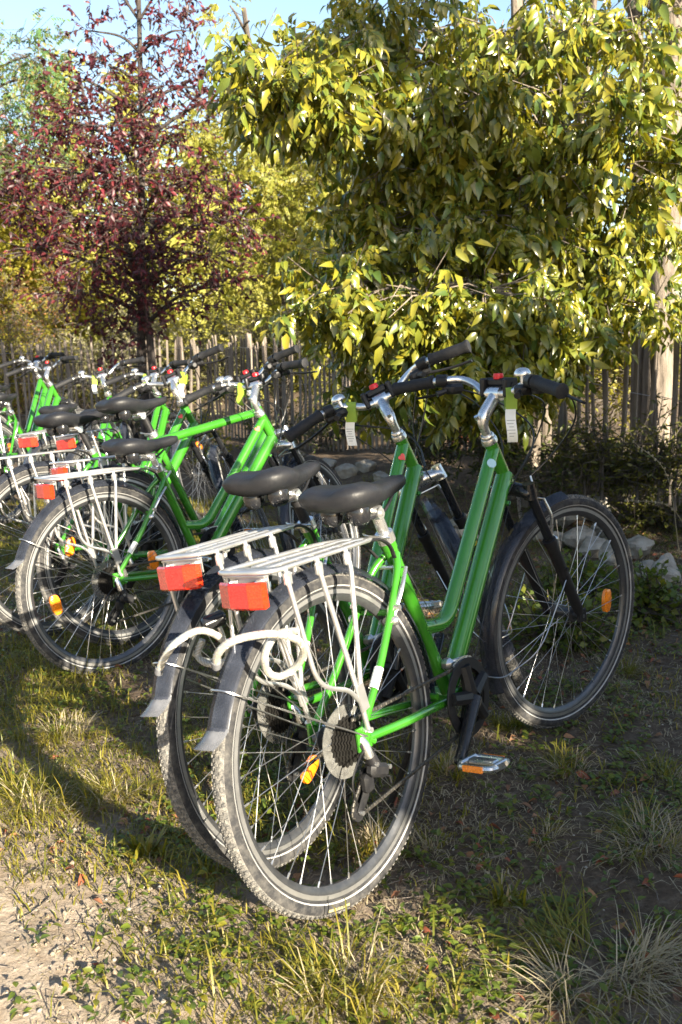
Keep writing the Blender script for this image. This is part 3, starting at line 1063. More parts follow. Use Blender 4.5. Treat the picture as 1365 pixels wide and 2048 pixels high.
# ------------------------------------------------------------------ bicycles
# local axes: x forward, y left, z up, origin on the ground under the rear axle
RA = V(0, 0, .351)
FA = V(1.123, 0, .351)
BB = V(.444, 0, .307)
HT, HB = V(.801, 0, .901), V(.872, 0, .775)
SU = (HT - HB).normalized()
SC = V(.271, 0, .734)
SD = (SC - BB).normalized()
CL = V(.831, 0, 1.024)
BK = {}


def arc_pts(c, r, a0, a1, n, y=0.0):
    return [V(c.x + r * math.cos(R(a0 + (a1 - a0) * i / n)), y, c.z + r * math.sin(R(a0 + (a1 - a0) * i / n))) for i in range(n + 1)]


def frame_mesh(diamond):
    b = MB()
    b.tube([HB - SU * .004, HB + SU * .02, HT - SU * .02, HT + SU * .004], [.0205, .0185, .0185, .0205], 16)
    dt0, dt1 = HB + SU * .028, BB + V(.008, 0, .022)
    b.tube([dt0 + V(.004, 0, .002), dt1], .0245 if not diamond else .0215, 18)
    top = SC if not diamond else BB + SD * .555
    b.tube([BB, top], .0172, 16)
    b.tube([top - SD * .03, top + SD * .002], .0192, 16)
    if diamond:
        b.tube([HT - SU * .03, BB + SD * .52], .0185, 16)
    else:
        d = (dt1 - dt0).normalized()
        u0 = HT - SU * .030
        p1 = u0 + d * .52
        b.tube(fillet([u0, p1, BB + SD * .205], .075, 8), .0192, 16)
    for s in (-1, 1):
        dr = V(.004, s * .064, .356)
        b.tube(spline([BB + V(-.012, s * .022, -.004), V(.33, s * .036, .318), V(.18, s * .055, .335), V(.03, s * .063, .352)], 5), [.0125, .0095], 12)
        st = top - SD * .045 if not diamond else BB + SD * .47
        b.tube(spline([st + V(-.004, s * .015, 0), st + V(-.05, s * .038, -.05), V(.12, s * .055, .49), V(.012, s * .064, .372)], 5), [.0095, .0085], 12)
        b.box(V(.012, s * .065, .358), (.045, .006, .05))
        b.tube([V(.026, s * .064, .352), V(.045, s * .064, .340)], .008, 8)
    b.tube([BB + V(0, -.036, 0), BB + V(0, .036, 0)], .0225, 20)
    b.tube([V(.200, -.05, .575), V(.200, .05, .575)], .0075, 8)
    b.tube([V(.352, -.03, .335), V(.352, .03, .335)], .008, 8)
    for k in (.30, .40):
        q = HB + (BB - HB) * k + V(.016, 0, .021)
        b.tube([q + V(0, .012, 0), q + V(0, .026, 0)], .004, 8)
    b.tube([dt0 + V(-.035, -.024, -.07), dt0 + V(-.042, -.024, -.078)], .006, 8)
    return b.mesh('frame', M['green'])


BK['frame_step'] = frame_mesh(False)
BK['frame_diamond'] = frame_mesh(True)


def disc_patch(name, c, nrm, r, m, n=14, sx=1.0, heart=False):
    b = MB()
    nrm = Vector(nrm).normalized()
    u = SU - nrm * SU.dot(nrm)
    u.normalize()
    wv = nrm.cross(u)
    pts = []
    for k in range(n):
        a = 2 * math.pi * k / n
        if heart:
            x = 16 * math.sin(a) ** 3 / 17
            y = (13 * math.cos(a) - 5 * math.cos(2 * a) - 2 * math.cos(3 * a) - math.cos(4 * a)) / 17
        else:
            x, y = math.sin(a) * sx, math.cos(a)
        pts.append(c + u * y * r + wv * x * r)
    b.loft([[p - nrm * .001 for p in pts], [p + nrm * .0012 for p in pts]])
    return b.mesh(name, m)


# sticker at the top of the upper tube, on its right shoulder
_ud = ((BB + V(.008, 0, .022)) - (HB + SU * .028)).normalized()
_sp = HT - SU * .030 + _ud * .055
_sn = Vector((_ud.z, 0, -_ud.x)) * -.62 + V(0, -.78, 0)
if _sn.z < 0: _sn = Vector((-_sn.x, _sn.y, -_sn.z))
BK['sticker_red'] = disc_patch('sticker', _sp + _sn.normalized() * .0200, _sn, .013, M['sticker_red'], 24, heart=True)
BK['sticker_blue'] = disc_patch('sticker', _sp + _sn.normalized() * .0200, _sn, .013, M['sticker_blue'])
# white strip label round the seat stay
_b = MB()
_b.tube([V(.072, -.0605, .443), V(.105, -.0575, .478)], .0104, 12, caps=False)
BK['stay_label'] = _b.mesh('stay_label', M['paper'])
_b = MB()
for _k in range(7):
    _c = V(.076, -.0602, .447).lerp(V(.101, -.0578, .474), _k / 6.0)
    _b.box(_c + V(.0, -.0106, .0), (.0022, .001, .006))
BK['label_print'] = _b.mesh('label_print', M['ink'])

# wheels (built round the hub)
def wheel_meshes():
    b = MB()
    RC, rt = .3325, .0187
    prof = []
    segs = []
    n = 20
    for k in range(n):
        a = 2 * math.pi * k / n
        prof.append((RC + rt * math.cos(a) * 1.0, rt * math.sin(a)))
    nn = 84
    for i in range(nn):
        a = 2 * math.pi * i / nn
        for (r, h) in prof:
            b.v.append((r * math.cos(a), h, r * math.sin(a)))
    for i in range(nn):
        j = (i + 1) % nn
        for k in range(n):
            k2 = (k + 1) % n
            b.f.append((i * n + k, i * n + k2, j * n + k2, j * n + k))
            ka = (k + .5) * 360 / n
            ka = min(ka, 360 - ka)
            b.m.append(1 if ka < 52 else 0)
    BK['tyre'] = b.mesh('tyre', [M['tyre'], M['tread']], 60)
    # tread knobs
    b = MB()
    for i in range(150):
        a = 2 * math.pi * i / 150
        for s in (-1, 1):
            for al, l in ((38, .006), (15, .009)):
                ph = R(al) * s
                aa = a + (.5 if al == 15 else 0) * 2 * math.pi / 150
                rr = RC + (rt + .0006) * math.cos(ph)
                h = (rt + .0006) * math.sin(ph)
                er, et = V(math.cos(aa), 0, math.sin(aa)), V(-math.sin(aa), 0, math.cos(aa))
                nrm = er * math.cos(ph) + V(0, 1, 0) * math.sin(ph)
                side = V(0, 1, 0) * math.cos(ph) - er * math.sin(ph)
                c = er * rr + V(0, h, 0)
                p = [c + et * .004 + side * .003, c + et * .002 - side * .0035, c - et * .005 - side * .003, c - et * .003 + side * .0035]
                b._add([q - nrm * .001 for q in p] + [q + nrm * .0012 for q in p], [(4, 5, 6, 7), (0, 1, 5, 4), (1, 2, 6, 5), (2, 3, 7, 6), (3, 0, 4, 7)])
    BK['tread'] = b.mesh('tread', M['tread'])
    b = MB()
    for s in (-1, 1):
        prof = []
        for al in (114, 117, 120, 124):
            prof.append((RC + (rt + .0007) * math.cos(R(al)), s * (rt + .0007) * math.sin(R(al))))
        prof += [(prof[-1][0], prof[-1][1] - s * .002), (prof[0][0], prof[0][1] - s * .002)]
        b.lathe((0, 0, 0), (0, 1, 0), prof, 84, close_prof=True)
    BK['stripe'] = b.mesh('reflective_stripe', M['stripe'], 60)
    # rim + hub
    b = MB()
    prof = [(.323, -.0125), (.305, -.0125), (.297, -.009), (.291, -.0035), (.291, .0035), (.297, .009), (.305, .0125), (.323, .0125)]
    b.lathe((0, 0, 0), (0, 1, 0), prof, 84, close_prof=True)
    b2 = MB()
    for s in (-1, 1):
        b.lathe((0, 0, 0), (0, 1, 0), [(.3065, s * .0118), (.3065, s * .0131), (.3155, s * .0131), (.3155, s * .0118)], 84, mi=1, close_prof=True)
    BK['rim'] = b.mesh('wheel', [M['rim'], M['track']], 40)
    b = MB()
    b.lathe((0, 0, 0), (0, 1, 0), [(.006, -.062), (.012, -.055), (.012, -.036), (.025, -.034), (.025, -.030), (.016, -.026), (.015, .026), (.025, .030), (.025, .034), (.012, .036), (.012, .055), (.006, .062), (.0, .062)], 20)
    b.tube([(0, -.070, 0), (0, .070, 0)], .0055, 10)
    BK['hub'] = b.mesh('hub', M['rim'])
    b = MB()
    for k0, k1, mi in ((-92, -80, 0),):
        prof = [(RC + (rt + .0009) * math.cos(R(al)), -(rt + .0009) * math.sin(R(al))) for al in (72, 80, 88)]
        prof += [(prof[-1][0], prof[-1][1] + .002), (prof[0][0], prof[0][1] + .002)]
        b.lathe((0, 0, 0), (0, 1, 0), prof, 10, a0=R(k0), a1=R(k1), u=(1, 0, 0), close_prof=True)
    BK['tyre_label'] = b.mesh('tyre_label', M['tyre_print'])
    # one spoke, pointing along +x in the wheel plane
    b = MB()
    b.tube([(0, 0, 0), (1, 0, 0)], .00095, 5)
    BK['spoke'] = b.mesh('spoke', M['steel'])
    b = MB()
    b.tube([(0, 0, 0), (.016, 0, 0)], .0022, 6)
    BK['nipple'] = b.mesh('nipple', M['alu'])
    # wheel reflector
    b = MB()
    loop = []
    for k in range(16):
        a = 2 * math.pi * k / 16
        loop.append((math.copysign(abs(math.cos(a)) ** .7, math.cos(a)) * .019, math.copysign(abs(math.sin(a)) ** .7, math.sin(a)) * .037))
    b.loft([[V(x * q, y, z * q) for x, z in loop] for q, y in ((.8, -.0075), (1, -.005), (1, .005), (.8, .0075))])
    BK['reflector'] = b.mesh('reflector', M['amber'])


def spoke_list():
    out = []
    n = 36
    for i in range(n):
        side = 1 if i % 2 == 0 else -1
        lead = 1 if (i // 2) % 2 == 0 else -1
        ar = 2 * math.pi * i / n
        ah = ar + lead * R(58)
        h = V(.0225 * math.cos(ah), side * .032, .0225 * math.sin(ah))
        e = V(.294 * math.cos(ar), side * .003, .294 * math.sin(ar))
        out.append((h, e))
    return out


wheel_meshes()
SPOKES = spoke_list()


def spoke_mtx(h, e):
    d = e - h
    q = Vector((1, 0, 0)).rotation_difference(d.normalized()).to_matrix().to_4x4()
    return Matrix.Translation(h) @ q @ Matrix.Diagonal((d.length, 1, 1, 1))


_b = MB()
for _h, _e in SPOKES:
    _b.tube([_h, _e], .00105, 5)
BK['spokes_joined'] = _b.mesh('spokes', M['steel'])
_b = MB()
for _h, _e in SPOKES:
    _d = (_h - _e).normalized()
    _b.tube([_e - _d * .002, _e + _d * .014], .0023, 6)
BK['nipples'] = _b.mesh('nipples', M['alu'])

# cassette, spoke guard
_b = MB()
for _k, (_r, _y) in enumerate(((.050, -.031), (.045, -.0355), (.040, -.040), (.036, -.0445), (.032, -.049), (.028, -.0535), (.024, -.058))):
    _n = 24 - _k * 2
    _lo, _hi = [], []
    for _i in range(_n * 2):
        _a = 2 * math.pi * _i / (_n * 2)
        _rr = _r + (.004 if _i % 2 else -.001)
        _lo.append(V(_rr * math.cos(_a), _y - .001, _rr * math.sin(_a)))
        _hi.append(V(_rr * math.cos(_a), _y + .001, _rr * math.sin(_a)))
    _b.loft([_lo, _hi])
_b.tube([(0, -.06, 0), (0, -.028, 0)], .019, 18)
BK['cassette'] = _b.mesh('cassette', M['sprocket'])
_b = MB()
_b.lathe((0, -.0275, 0), (0, 1, 0), [(.020, 0), (.0765, 0), (.0765, .0018), (.020, .0018)], 40, close_prof=True)
BK['guard'] = _b.mesh('spoke_guard', M['clear'])


def fender_mesh(c, a0, a1, n=26, rad=.3665, wd=.027):
    """curved mudguard: an arch in section, swept along the wheel"""
    b = MB()
    loops = []
    for i in range(n + 1):
        a = R(a0 + (a1 - a0) * i / n)
        er = V(math.cos(a), 0, math.sin(a))
        outer, inner = [], []
        for t in (-1, -.86, -.5, -.18, 0, .18, .5, .86, 1):
            drop = .016 * abs(t) ** 2.6 - (.003 if abs(t) < .1 else 0)
            outer.append(c + er * (rad - drop) + V(0, t * wd, 0))
            inner.append(c + er * (rad - drop - .0022) + V(0, t * (wd - .0016), 0))
        loops.append(outer + inner[::-1])
    b.loft(loops)
    return b


BK['rear_fender'] = fender_mesh(RA, -2, 158).mesh('fender', M['fender'], 50)
BK['front_fender'] = fender_mesh(FA, 92, 207).mesh('fender', M['fender'], 50)
_b = MB()
_A, _B2 = [], []
loops = []
for _i in range(8):
    _t = _i / 7
    _a = R(157 + 6.0 * _t)
    _rad = .3655 + .005 * _t + .026 * _t * _t
    _er = V(math.cos(_a), 0, math.sin(_a))
    _w = .027 - .002 * _t
    _o = [RA + _er * (_rad - .014 * abs(u) ** 2) + V(0, u * _w, 0) for u in (-1, -.6, -.2, .2, .6, 1)]
    _in = [p - _er * .002 for p in _o]
    loops.append(_o + _in[::-1])
_b.loft(loops)
BK['flap'] = _b.mesh('mud_flap', M['flap'], 50)
_b = MB()
_f = V(math.cos(R(147)), 0, math.sin(R(147))) * .372 + RA
_b.tube(fillet([V(.012, -.075, .362), _f + V(.02, -.034, -.012), _f + V(0, -.018, .002), _f + V(0, .018, .002), _f + V(.02, .034, -.012), V(.012, .075, .362)], .012), .0019, 6)
BK['rear_stay'] = _b.mesh('fender_stay', M['steel'])
_b = MB()
_f = V(math.cos(R(196)), 0, math.sin(R(196))) * .372 + FA
_b.tube(fillet([V(1.045, -.075, .500), _f + V(.16, -.066, .045), _f + V(.03, -.040, -.006), _f + V(-.004, -.02, 0), _f + V(-.004, .02, 0), _f + V(.03, .040, -.006), _f + V(.16, .066, .045), V(1.045, .075, .500)], .06), .0019, 6)
BK['front_stay'] = _b.mesh('fender_stay', M['steel'])

# suspension fork
CRN = HB - SU * .022
_leg0 = [CRN + V(.012, s * .062, -.008) for s in (-1, 1)]
def fork_part():
    b = MB()
    loops = []
    for t in (-1, -.9, -.6, -.3, 0, .3, .6, .9, 1):
        c = CRN + V(.010 * abs(t), t * .074, .004 - .012 * abs(t) ** 2)
        hh = .022 - .004 * abs(t) if abs(t) < .95 else .013
        dd = .026 if abs(t) < .95 else .014
        loops.append([c + V(math.cos(2 * math.pi * k / 12) * dd, 0, math.sin(2 * math.pi * k / 12) * hh) for k in range(12)])
    b.loft(loops)
    b.tube([HB - SU * .02, HB + SU * .002], .0225, 16)
    for s in (-1, 1):
        b.tube([CRN + V(.012, s * .062, -.02), CRN + V(.002, s * .062, .022)], [.019, .0165], 14)
    return b


BK['crown_black'] = fork_part().mesh('fork', M['blackgloss'], 50)
BK['crown_silver'] = fork_part().mesh('fork', M['alu'], 50)
for _s, _n in ((-1, 'r'), (1, 'l')):
    top = CRN + V(.012, _s * .062, -.012)
    bot = FA + V(-.012, _s * .062, .012)
    mid = top.lerp(bot, .36)
    _b = MB()
    _b.tube([top, mid + (bot - mid) * .05], .0132, 14)
    BK['stanchion_' + _n] = _b.mesh('stanchion', simple('stanchion_chrome', (.10, .105, .12), .12, .9) if _n == 'r' else BK['stanchion_r'].materials[0])
    _b = MB()
    _b.tube([mid, mid.lerp(bot, .04), mid.lerp(bot, .09), mid.lerp(bot, .5), mid.lerp(bot, .93), bot], [.0195, .0205, .0172, .0172, .0155, .012], 14)
    _b.box(FA + V(-.002, _s * .062, .002), (.034, .012, .040), bev=.2)
    _b.tube([mid.lerp(bot, .38) + V(.0, _s * .012, 0), mid.lerp(bot, .38) + V(0, _s * .024, 0)], .006, 8)
    BK['lower_' + _n] = _b.mesh('fork_leg', M['black'], 40)
_b = MB()
for _off, _l in ((.30, .034), ):
    _c = (CRN + V(.012, -.062, -.012)).lerp(FA + V(-.012, -.062, .012), .56)
    _b.tube([_c + V(-.012, 0, .024), _c + V(.012, 0, -.024)], .0192, 14, caps=False)
BK['yellow_label'] = _b.mesh('warning_label', M['sticker_yellow'])
_b = MB()
_c = (CRN + V(.012, -.062, -.012)).lerp(FA + V(-.012, -.062, .012), .48)
_b.tube([_c + V(-.006, 0, .012), _c + V(.006, 0, -.012)], .0193, 14, caps=False)
BK['barcode'] = _b.mesh('barcode_label', M['paper'])

# stem, bar, grips, levers
_b = MB()
_el = HT + SU * .066
_b.tube([HT - SU * .006, HT + SU * .004, HT + SU * .010, HT + SU * .012], [.022, .022, .020, .015], 18)
_b.tube([HT + SU * .012, HT + SU * .016, HT + SU * .020, HT + SU * .021], [.0185, .0185, .0165, .012], 18)
_b.tube(fillet([HT + SU * .006, _el, CL + V(-.004, 0, -.006)], .035, 7), [.0125, .0125, .013, .014, .0155, .0165, .0175, .0175, .0175, .0165], 16)
_b.tube([CL + V(0, -.021, 0), CL + V(0, .021, 0)], .0185, 18)
_b.tube([_el + V(-.012, 0, .004), _el + V(-.017, 0, .012)], .007, 10)
BK['stem'] = _b.mesh('stem', M['alu'], 40)


def bar_pts(s):
    return [CL, CL + V(.002, s * .045, .002), CL + V(.012, s * .085, .022), CL + V(.002, s * .125, .036), V(.785, s * .165, 1.059), V(.737, s * .287, 1.040)]


_b = MB()
_pl = spline(bar_pts(-1)[::-1][:-1] + bar_pts(1), 6)
_b.tube(_pl, .0112, 14)
BK['bar'] = _b.mesh('handlebar', M['alu'], 40)
for _s, _n in ((-1, 'r'), (1, 'l')):
    g0, g1 = V(.778, _s * .176, 1.0585), V(.735, _s * .291, 1.0395)
    _b = MB()
    pp = [g0.lerp(g1, t) for t in (0, .02, .06, .1, .3, .5, .7, .88, .94, .985, 1.0)]
    _b.tube(pp, [.0150, .0190, .0190, .0165, .0162, .0172, .0165, .0168, .0195, .0190, .0150], 18)
    BK['grip_' + _n] = _b.mesh('grip', M['rubber'], 40)
    _b = MB()
    h0 = V(.806, _s * .150, 1.052)
    _b.tube([V(.796, _s * .142, 1.060), V(.782, _s * .168, 1.060)], .0175, 14)
    _b.box(h0 + V(.014, _s * .005, -.012), (.042, .034, .026), bev=.25)
    _b.tube(spline([h0 + V(.026, 0, -.014), h0 + V(.046, _s * .030, -.022), h0 + V(.040, _s * .085, -.036), h0 + V(.014, _s * .140, -.046)], 6), [.008, .0075], 8, flat=.5)
    _b.box(V(.800, _s * .122, 1.038), (.050, .040, .028), bev=.3)
    _b.tube([V(.775, _s * .126, 1.034), V(.750, _s * .140, 1.026)], [.006, .009], 8)
    BK['lever_' + _n] = _b.mesh('brake_lever', M['black'], 40)
    _b = MB()
    _bc = V(.806, _s * .112, 1.078)
    _b.lathe(_bc, (0, 0, 1), [(.0, .016), (.008, .0155), (.016, .012), (.021, .005), (.0225, -.002), (.0215, -.005), (.0, -.005)], 18)
    _b.tube([_bc + V(0, 0, -.03), _bc], .006, 8)
    BK['bell_' + _n] = _b.mesh('bell', M['alu'], 40)
_b = MB()
_b.box(CL + V(.020, 0, .030), (.040, .066, .022), bev=.25)
for _s in (-1, 1):
    _b.box(CL + V(.012, _s * .040, .016), (.050, .016, .050), bev=.25)
_b.tube([CL + V(.016, -.05, .02), CL + V(.016, .05, .02)], .011, 10)
BK['bracket'] = _b.mesh('bag_bracket', M['black'], 40)
_b = MB()
_b.tube([CL + V(.012, 0, .038), CL + V(.012, 0, .046), CL + V(.012, 0, .053)], [.013, .0145, .0125], 14)
BK['knob'] = _b.mesh('release_button', M['redknob'], 40)

# cables
_b = MB()
_b.tube(spline([V(.822, -.150, 1.040), V(.93, -.16, 1.02), V(1.03, -.11, .94), V(1.035, -.03, .84), V(.985, .01, .78)], 7), .0026, 7)
_b.tube(spline([V(.822, .150, 1.040), V(.93, .10, 1.00), V(.96, -.01, .93), V(.92, -.045, .86), V(.86, -.033, .79)], 7), .0026, 7)
_b.tube(spline([V(.81, -.12, 1.03), V(.91, -.10, .99), V(.94, -.05, .90), V(.88, -.030, .80), V(.83, -.03, .745)], 7), .0022, 7)
_b.tube(spline([V(.81, .12, 1.03), V(.90, .12, .98), V(.93, .07, .89), V(.88, .03, .80), V(.83, .028, .745)], 7), .0022, 7)
BK['cables'] = _b.mesh('cables', M['cable'])
_b = MB()
_b.tube([V(.83, -.03, .745), V(.465, -.030, .285)], .0011, 5)
_b.tube(spline([V(.03, -.062, .338), V(-.02, -.075, .33), V(-.055, -.075, .29), V(-.045, -.07, .235)], 5), .0022, 6)
_b.tube([V(.83, .028, .745), V(.41, .028, .295)], .0011, 5)
BK['wires'] = _b.mesh('brake_cable', M['cable'])

# saddle
SAD = V(.214, 0, .870)
def saddle_mesh():
    b = MB()
    st = [(-.150, .040, -.012, .018), (-.146, .064, -.004, .034), (-.134, .080, .003, .052), (-.110, .090, .009, .064), (-.075, .091, .009, .066), (-.04, .078, .002, .062), (-.008, .058, -.005, .056), (.03, .042, -.009, .048), (.075, .032, -.007, .042), (.115, .028, -.003, .038), (.136, .023, -.002, .032), (.147, .014, -.005, .023), (.151, .006, -.010, .011)]
    loops = []
    for x, wd, zt, th in st:
        loop = []
        for k in range(18):
            a = 2 * math.pi * k / 18
            cx, sx = math.cos(a), math.sin(a)
            y = math.copysign(abs(cx) ** .75, cx) * wd
            if sx >= 0:
                z = zt - th * .42 + th * .42 * abs(sx) ** .8 - .010 * max(0, 1 - abs(cx) * 2.0) * (1 if x < .06 else .3)
            else:
                z = zt - th * .42 - th * .58 * abs(sx) ** .55
                y *= 1 - .22 * abs(sx)
            loop.append(V(x, y, z))
        loops.append(loop)
    b.loft(loops)
    return b.mesh('saddle', M['vinyl'], 60)


BK['saddle'] = saddle_mesh()
for _s, _n in ((-1, 'r'), (1, 'l')):
    _b = MB()
    _b.lathe((-.078, _s * .036, -.085), (0, 0, 1), [(.0, -.004), (.016, -.002), (.024, .008), (.0265, .022), (.025, .038), (.018, .048), (.0, .05)], 16)
    BK['bumper_' + _n] = _b.mesh('elastomer_bumper', M['blackgloss'], 60)
_b = MB()
for _s in (-1, 1):
    _b.tube(spline([V(-.085, _s * .034, -.078), V(-.03, _s * .024, -.082), V(.04, _s * .021, -.072), V(.11, _s * .010, -.028)], 6), .0038, 8)
BK['rails'] = _b.mesh('saddle_rail', M['black'])
_b = MB()
_b.tube([V(.012, -.030, -.076), V(.012, .030, -.076)], .0135, 12)
_b.box(V(.012, 0, -.066), (.042, .044, .014), bev=.25)
_b.tube([V(.012, -.036, -.076), V(.012, .036, -.076)], .006, 8)
BK['saddle_clamp'] = _b.mesh('saddle_clamp', M['alu'])


def post_mesh(m, top_z, base):
    b = MB()
    L = (SAD.z + top_z - .085 - base.z) / SD.z
    b.tube([base - SD * .05, base + SD * max(.02, L)], .0135, 14)
    return b.mesh('seat_post', m)


_b = MB()
_b.tube([SC - SD * .012, SC + SD * .012], .0215, 16)
_b.tube(spline([SC + V(-.016, -.020, 0), SC + V(-.034, -.012, .004), SC + V(-.040, .022, .010), SC + V(-.022, .044, .012)], 5), [.006, .0035], 8, flat=.6)
_b.tube([SC + V(-.020, -.022, 0), SC + V(-.020, .022, 0)], .0065, 8)
BK['seat_clamp'] = _b.mesh('seat_clamp', M['alu'])

# luggage rack
_b = MB()
RT = .750
rail = fillet([V(.165, -.036, RT - .004), V(.10, -.058, RT), V(-.185, -.070, RT), V(-.212, -.050, RT + .002), V(-.212, .050, RT + .002), V(-.185, .070, RT), V(.10, .058, RT), V(.165, .036, RT - .004)], .030, 6)
_b.tube(rail + [rail[0]], .0052, 10)
for _y in (-.022, .022):
    _b.tube(fillet([V(-.150, _y, RT - .001), V(-.10, _y, RT), V(.13, _y * .9, RT), V(.168, _y * .7, RT - .004)], .02), .0042, 8)
for _x, _w in ((-.158, .070), (-.060, .066), (.040, .061), (.118, .050)):
    _b.box(V(_x, 0, RT - .0015), (.022, _w * 2, .004), bev=.2)
for _x in (-.109, -.010, .080):
    _b.box(V(_x, 0, RT - .0015), (.076, .013, .004), bev=.2)
for _x in (-.158, -.060, .040):
    for _s in (-1, 1):
        _b.tube([V(_x + .004, _s * .018, RT - .001), V(_x + .040, _s * .024, RT - .001)], .0032, 6)
# rear plate the lamp is bolted to
_b.box(V(-.186, 0, RT - .022), (.003, .100, .034), bev=.2)
_b.box(V(-.192, 0, RT - .008), (.014, .104, .004), bev=.2)
BK['rack'] = _b.mesh('luggage_rack', M['alu_white'], 40)
for _s, _n in ((-1, 'r'), (1, 'l')):
    _b = MB()
    jt = V(-.002, _s * .080, .452)
    _b.tube(fillet([V(-.066, _s * .072, RT), V(-.066, _s * .078, RT - .035), jt], .02), .0056, 10)
    _b.tube(fillet([V(.034, _s * .066, RT), V(.034, _s * .076, RT - .035), jt + V(.008, 0, .010)], .02), .0056, 10)
    _b.tube(fillet([V(-.160, _s * .072, RT), V(-.163, _s * .078, RT - .030), V(-.128, _s * .084, .510), V(-.035, _s * .084, .475), jt + V(-.004, 0, -.008)], [.02, .045, .03], 6), .0050, 10)
    for _x, _w in ((-.066, .072), (.034, .066), (-.160, .072)):
        _b.box(V(_x, _s * (_w + .003), RT - .020), (.020, .010, .026), bev=.3)
    _b.box(jt + V(.006, _s * .002, -.004), (.026, .007, .060), rot=Matrix.Rotation(R(-12), 3, 'Y'), bev=.25)
    _b.tube([jt, V(.014, _s * .078, .378)], .0058, 10)
    _b.tube([V(.014, _s * .064, .376), V(.014, _s * .088, .376)], .006, 8)
    BK['rack_leg_' + _n] = _b.mesh('rack_leg', M['alu_white'], 40)
_b = MB()
for _s in (-1, 1):
    _b.tube(spline([V(.150, _s * .038, RT - .006), V(.19, _s * .040, RT - .008), V(.235, _s * .034, RT - .030), V(.262, _s * .024, RT - .062)], 5), .0055, 8, flat=.6)
BK['rack_arm'] = _b.mesh('rack_arm', M['black'])
_b = MB()
for _s in (-1, 1):
    _b.tube(fillet([V(-.188, _s * .030, RT - .018), V(-.205, _s * .034, RT - .016), V(-.207, _s * .040, RT - .03)], .008), .003, 6)
BK['lamp_bolts'] = _b.mesh('bolt', M['alu'])
# tail lamp: three bands of lens on a red body
LC = V(-.214, 0, .708)
_b = MB()
def lens(y0, y1, x0, x1, mi):
    hz = .026
    loops = []
    for y, xo in ((y0, x0), (y1, x1)):
        loops.append([LC + V(xo, y, hz), LC + V(xo - .004, y, hz - .004), LC + V(xo - .004, y, -hz + .004), LC + V(xo, y, -hz), LC + V(.016, y, -hz + .003), LC + V(.016, y, hz - .003)])
    _b.loft(loops, mi)
lens(-.054, -.024, .004, -.004, 1)
lens(-.0238, .0238, -.004, -.004, 0)
lens(.024, .054, -.004, .004, 2)
BK['tail_lamp'] = _b.mesh('tail_lamp', [M['pink_lens'], M['red_lens2'], M['red_lens']], 20)
_b = MB()
_b.box(LC + V(.022, 0, 0), (.012, .092, .040), bev=.2)
BK['lamp_back'] = _b.mesh('lamp_housing', M['black'])

# brakes
for _s, _n in ((-1, 'r'), (1, 'l')):
    _b = MB()
    p0, p1 = V(.198, _s * .050, .578), V(.268, _s * .047, .664)
    _b.tube(spline([p0 + V(-.014, _s * .004, -.018), p0, p0.lerp(p1, .5) + V(-.008, _s * .010, .004), p1], 5), [.0075, .0050], 10, flat=.75)
    _b.ball(p0 + V(-.014, _s * .008, -.016), .011, 10, 6)
    _b.tube([p0 + V(0, -_s * .008, .010), p0 + V(0, _s * .016, .010)], .007, 10)
    BK['rear_brake_' + _n] = _b.mesh('brake_arm', M['alu'])
    _b = MB()
    p0, p1 = V(1.000, _s * .050, .620), V(.972, _s * .046, .722)
    _b.tube(spline([p0 + V(.006, _s * .004, -.016), p0, p0.lerp(p1, .5) + V(.006, _s * .008, 0), p1], 5), [.0075, .0050], 10, flat=.75)
    _b.ball(p0 + V(.004, _s * .008, -.018), .010, 10, 6)
    BK['front_brake_' + _n] = _b.mesh('brake_arm', M['alu'])
_b = MB()
_b.tube([V(.268, -.05, .664), V(.268, .05, .664)], .0022, 6)
_b.tube([V(.268, -.02, .664), V(.268, .035, .664)], .0055, 8)
_b.tube([V(.268, -.046, .664), V(.40, -.022, .50)], .0012, 5)
BK['rear_brake_link'] = _b.mesh('brake_link', M['steel'])
_b = MB()
_b.tube([V(.972, -.05, .722), V(.972, .05, .722)], .0022, 6)
_b.tube(spline([V(.972, .046, .722), V(.978, .0, .748), V(.985, .01, .78)], 5), .0030, 7)
BK['front_brake_link'] = _b.mesh('brake_link', M['steel'])

# drivetrain
def chain_mesh():
    b = MB()
    y = -.048
    cz, rr = V(BB.x, y, BB.z), .078
    P = arc_pts(cz, rr, 92, -100, 26, y)
    top = [V(.006, y, .351 + .046).lerp(P[0], i / 14) for i in range(14)]
    low_end = V(-.018, y, .198)
    bot = [P[-1].lerp(low_end, i / 15) for i in range(1, 16)]
    path = top + P + bot
    path += spline([low_end, V(-.036, y, .204), V(-.030, y, .226), V(.004, y, .262), V(.030, y, .290), V(.040, y, .330), V(.034, y, .385), V(.006, y, .397)], 4)
    d = [0]
    for i in range(1, len(path)):
        d.append(d[-1] + (path[i] - path[i - 1]).length)
    s, k, i = 0, 0, 0
    while s < d[-1]:
        while i < len(d) - 2 and d[i + 1] < s:
            i += 1
        t = (s - d[i]) / max(1e-6, d[i + 1] - d[i])
        p = path[i].lerp(path[i + 1], t)
        dr = (path[i + 1] - path[i]).normalized()
        rot = Matrix.Rotation(-math.atan2(dr.z, dr.x), 3, 'Y')
        b.box(p, (.0105, .0072 if k % 2 else .0050, .0082), rot=rot, bev=.25)
        s += .0093
        k += 1
    return b.mesh('chain', M['chain'])


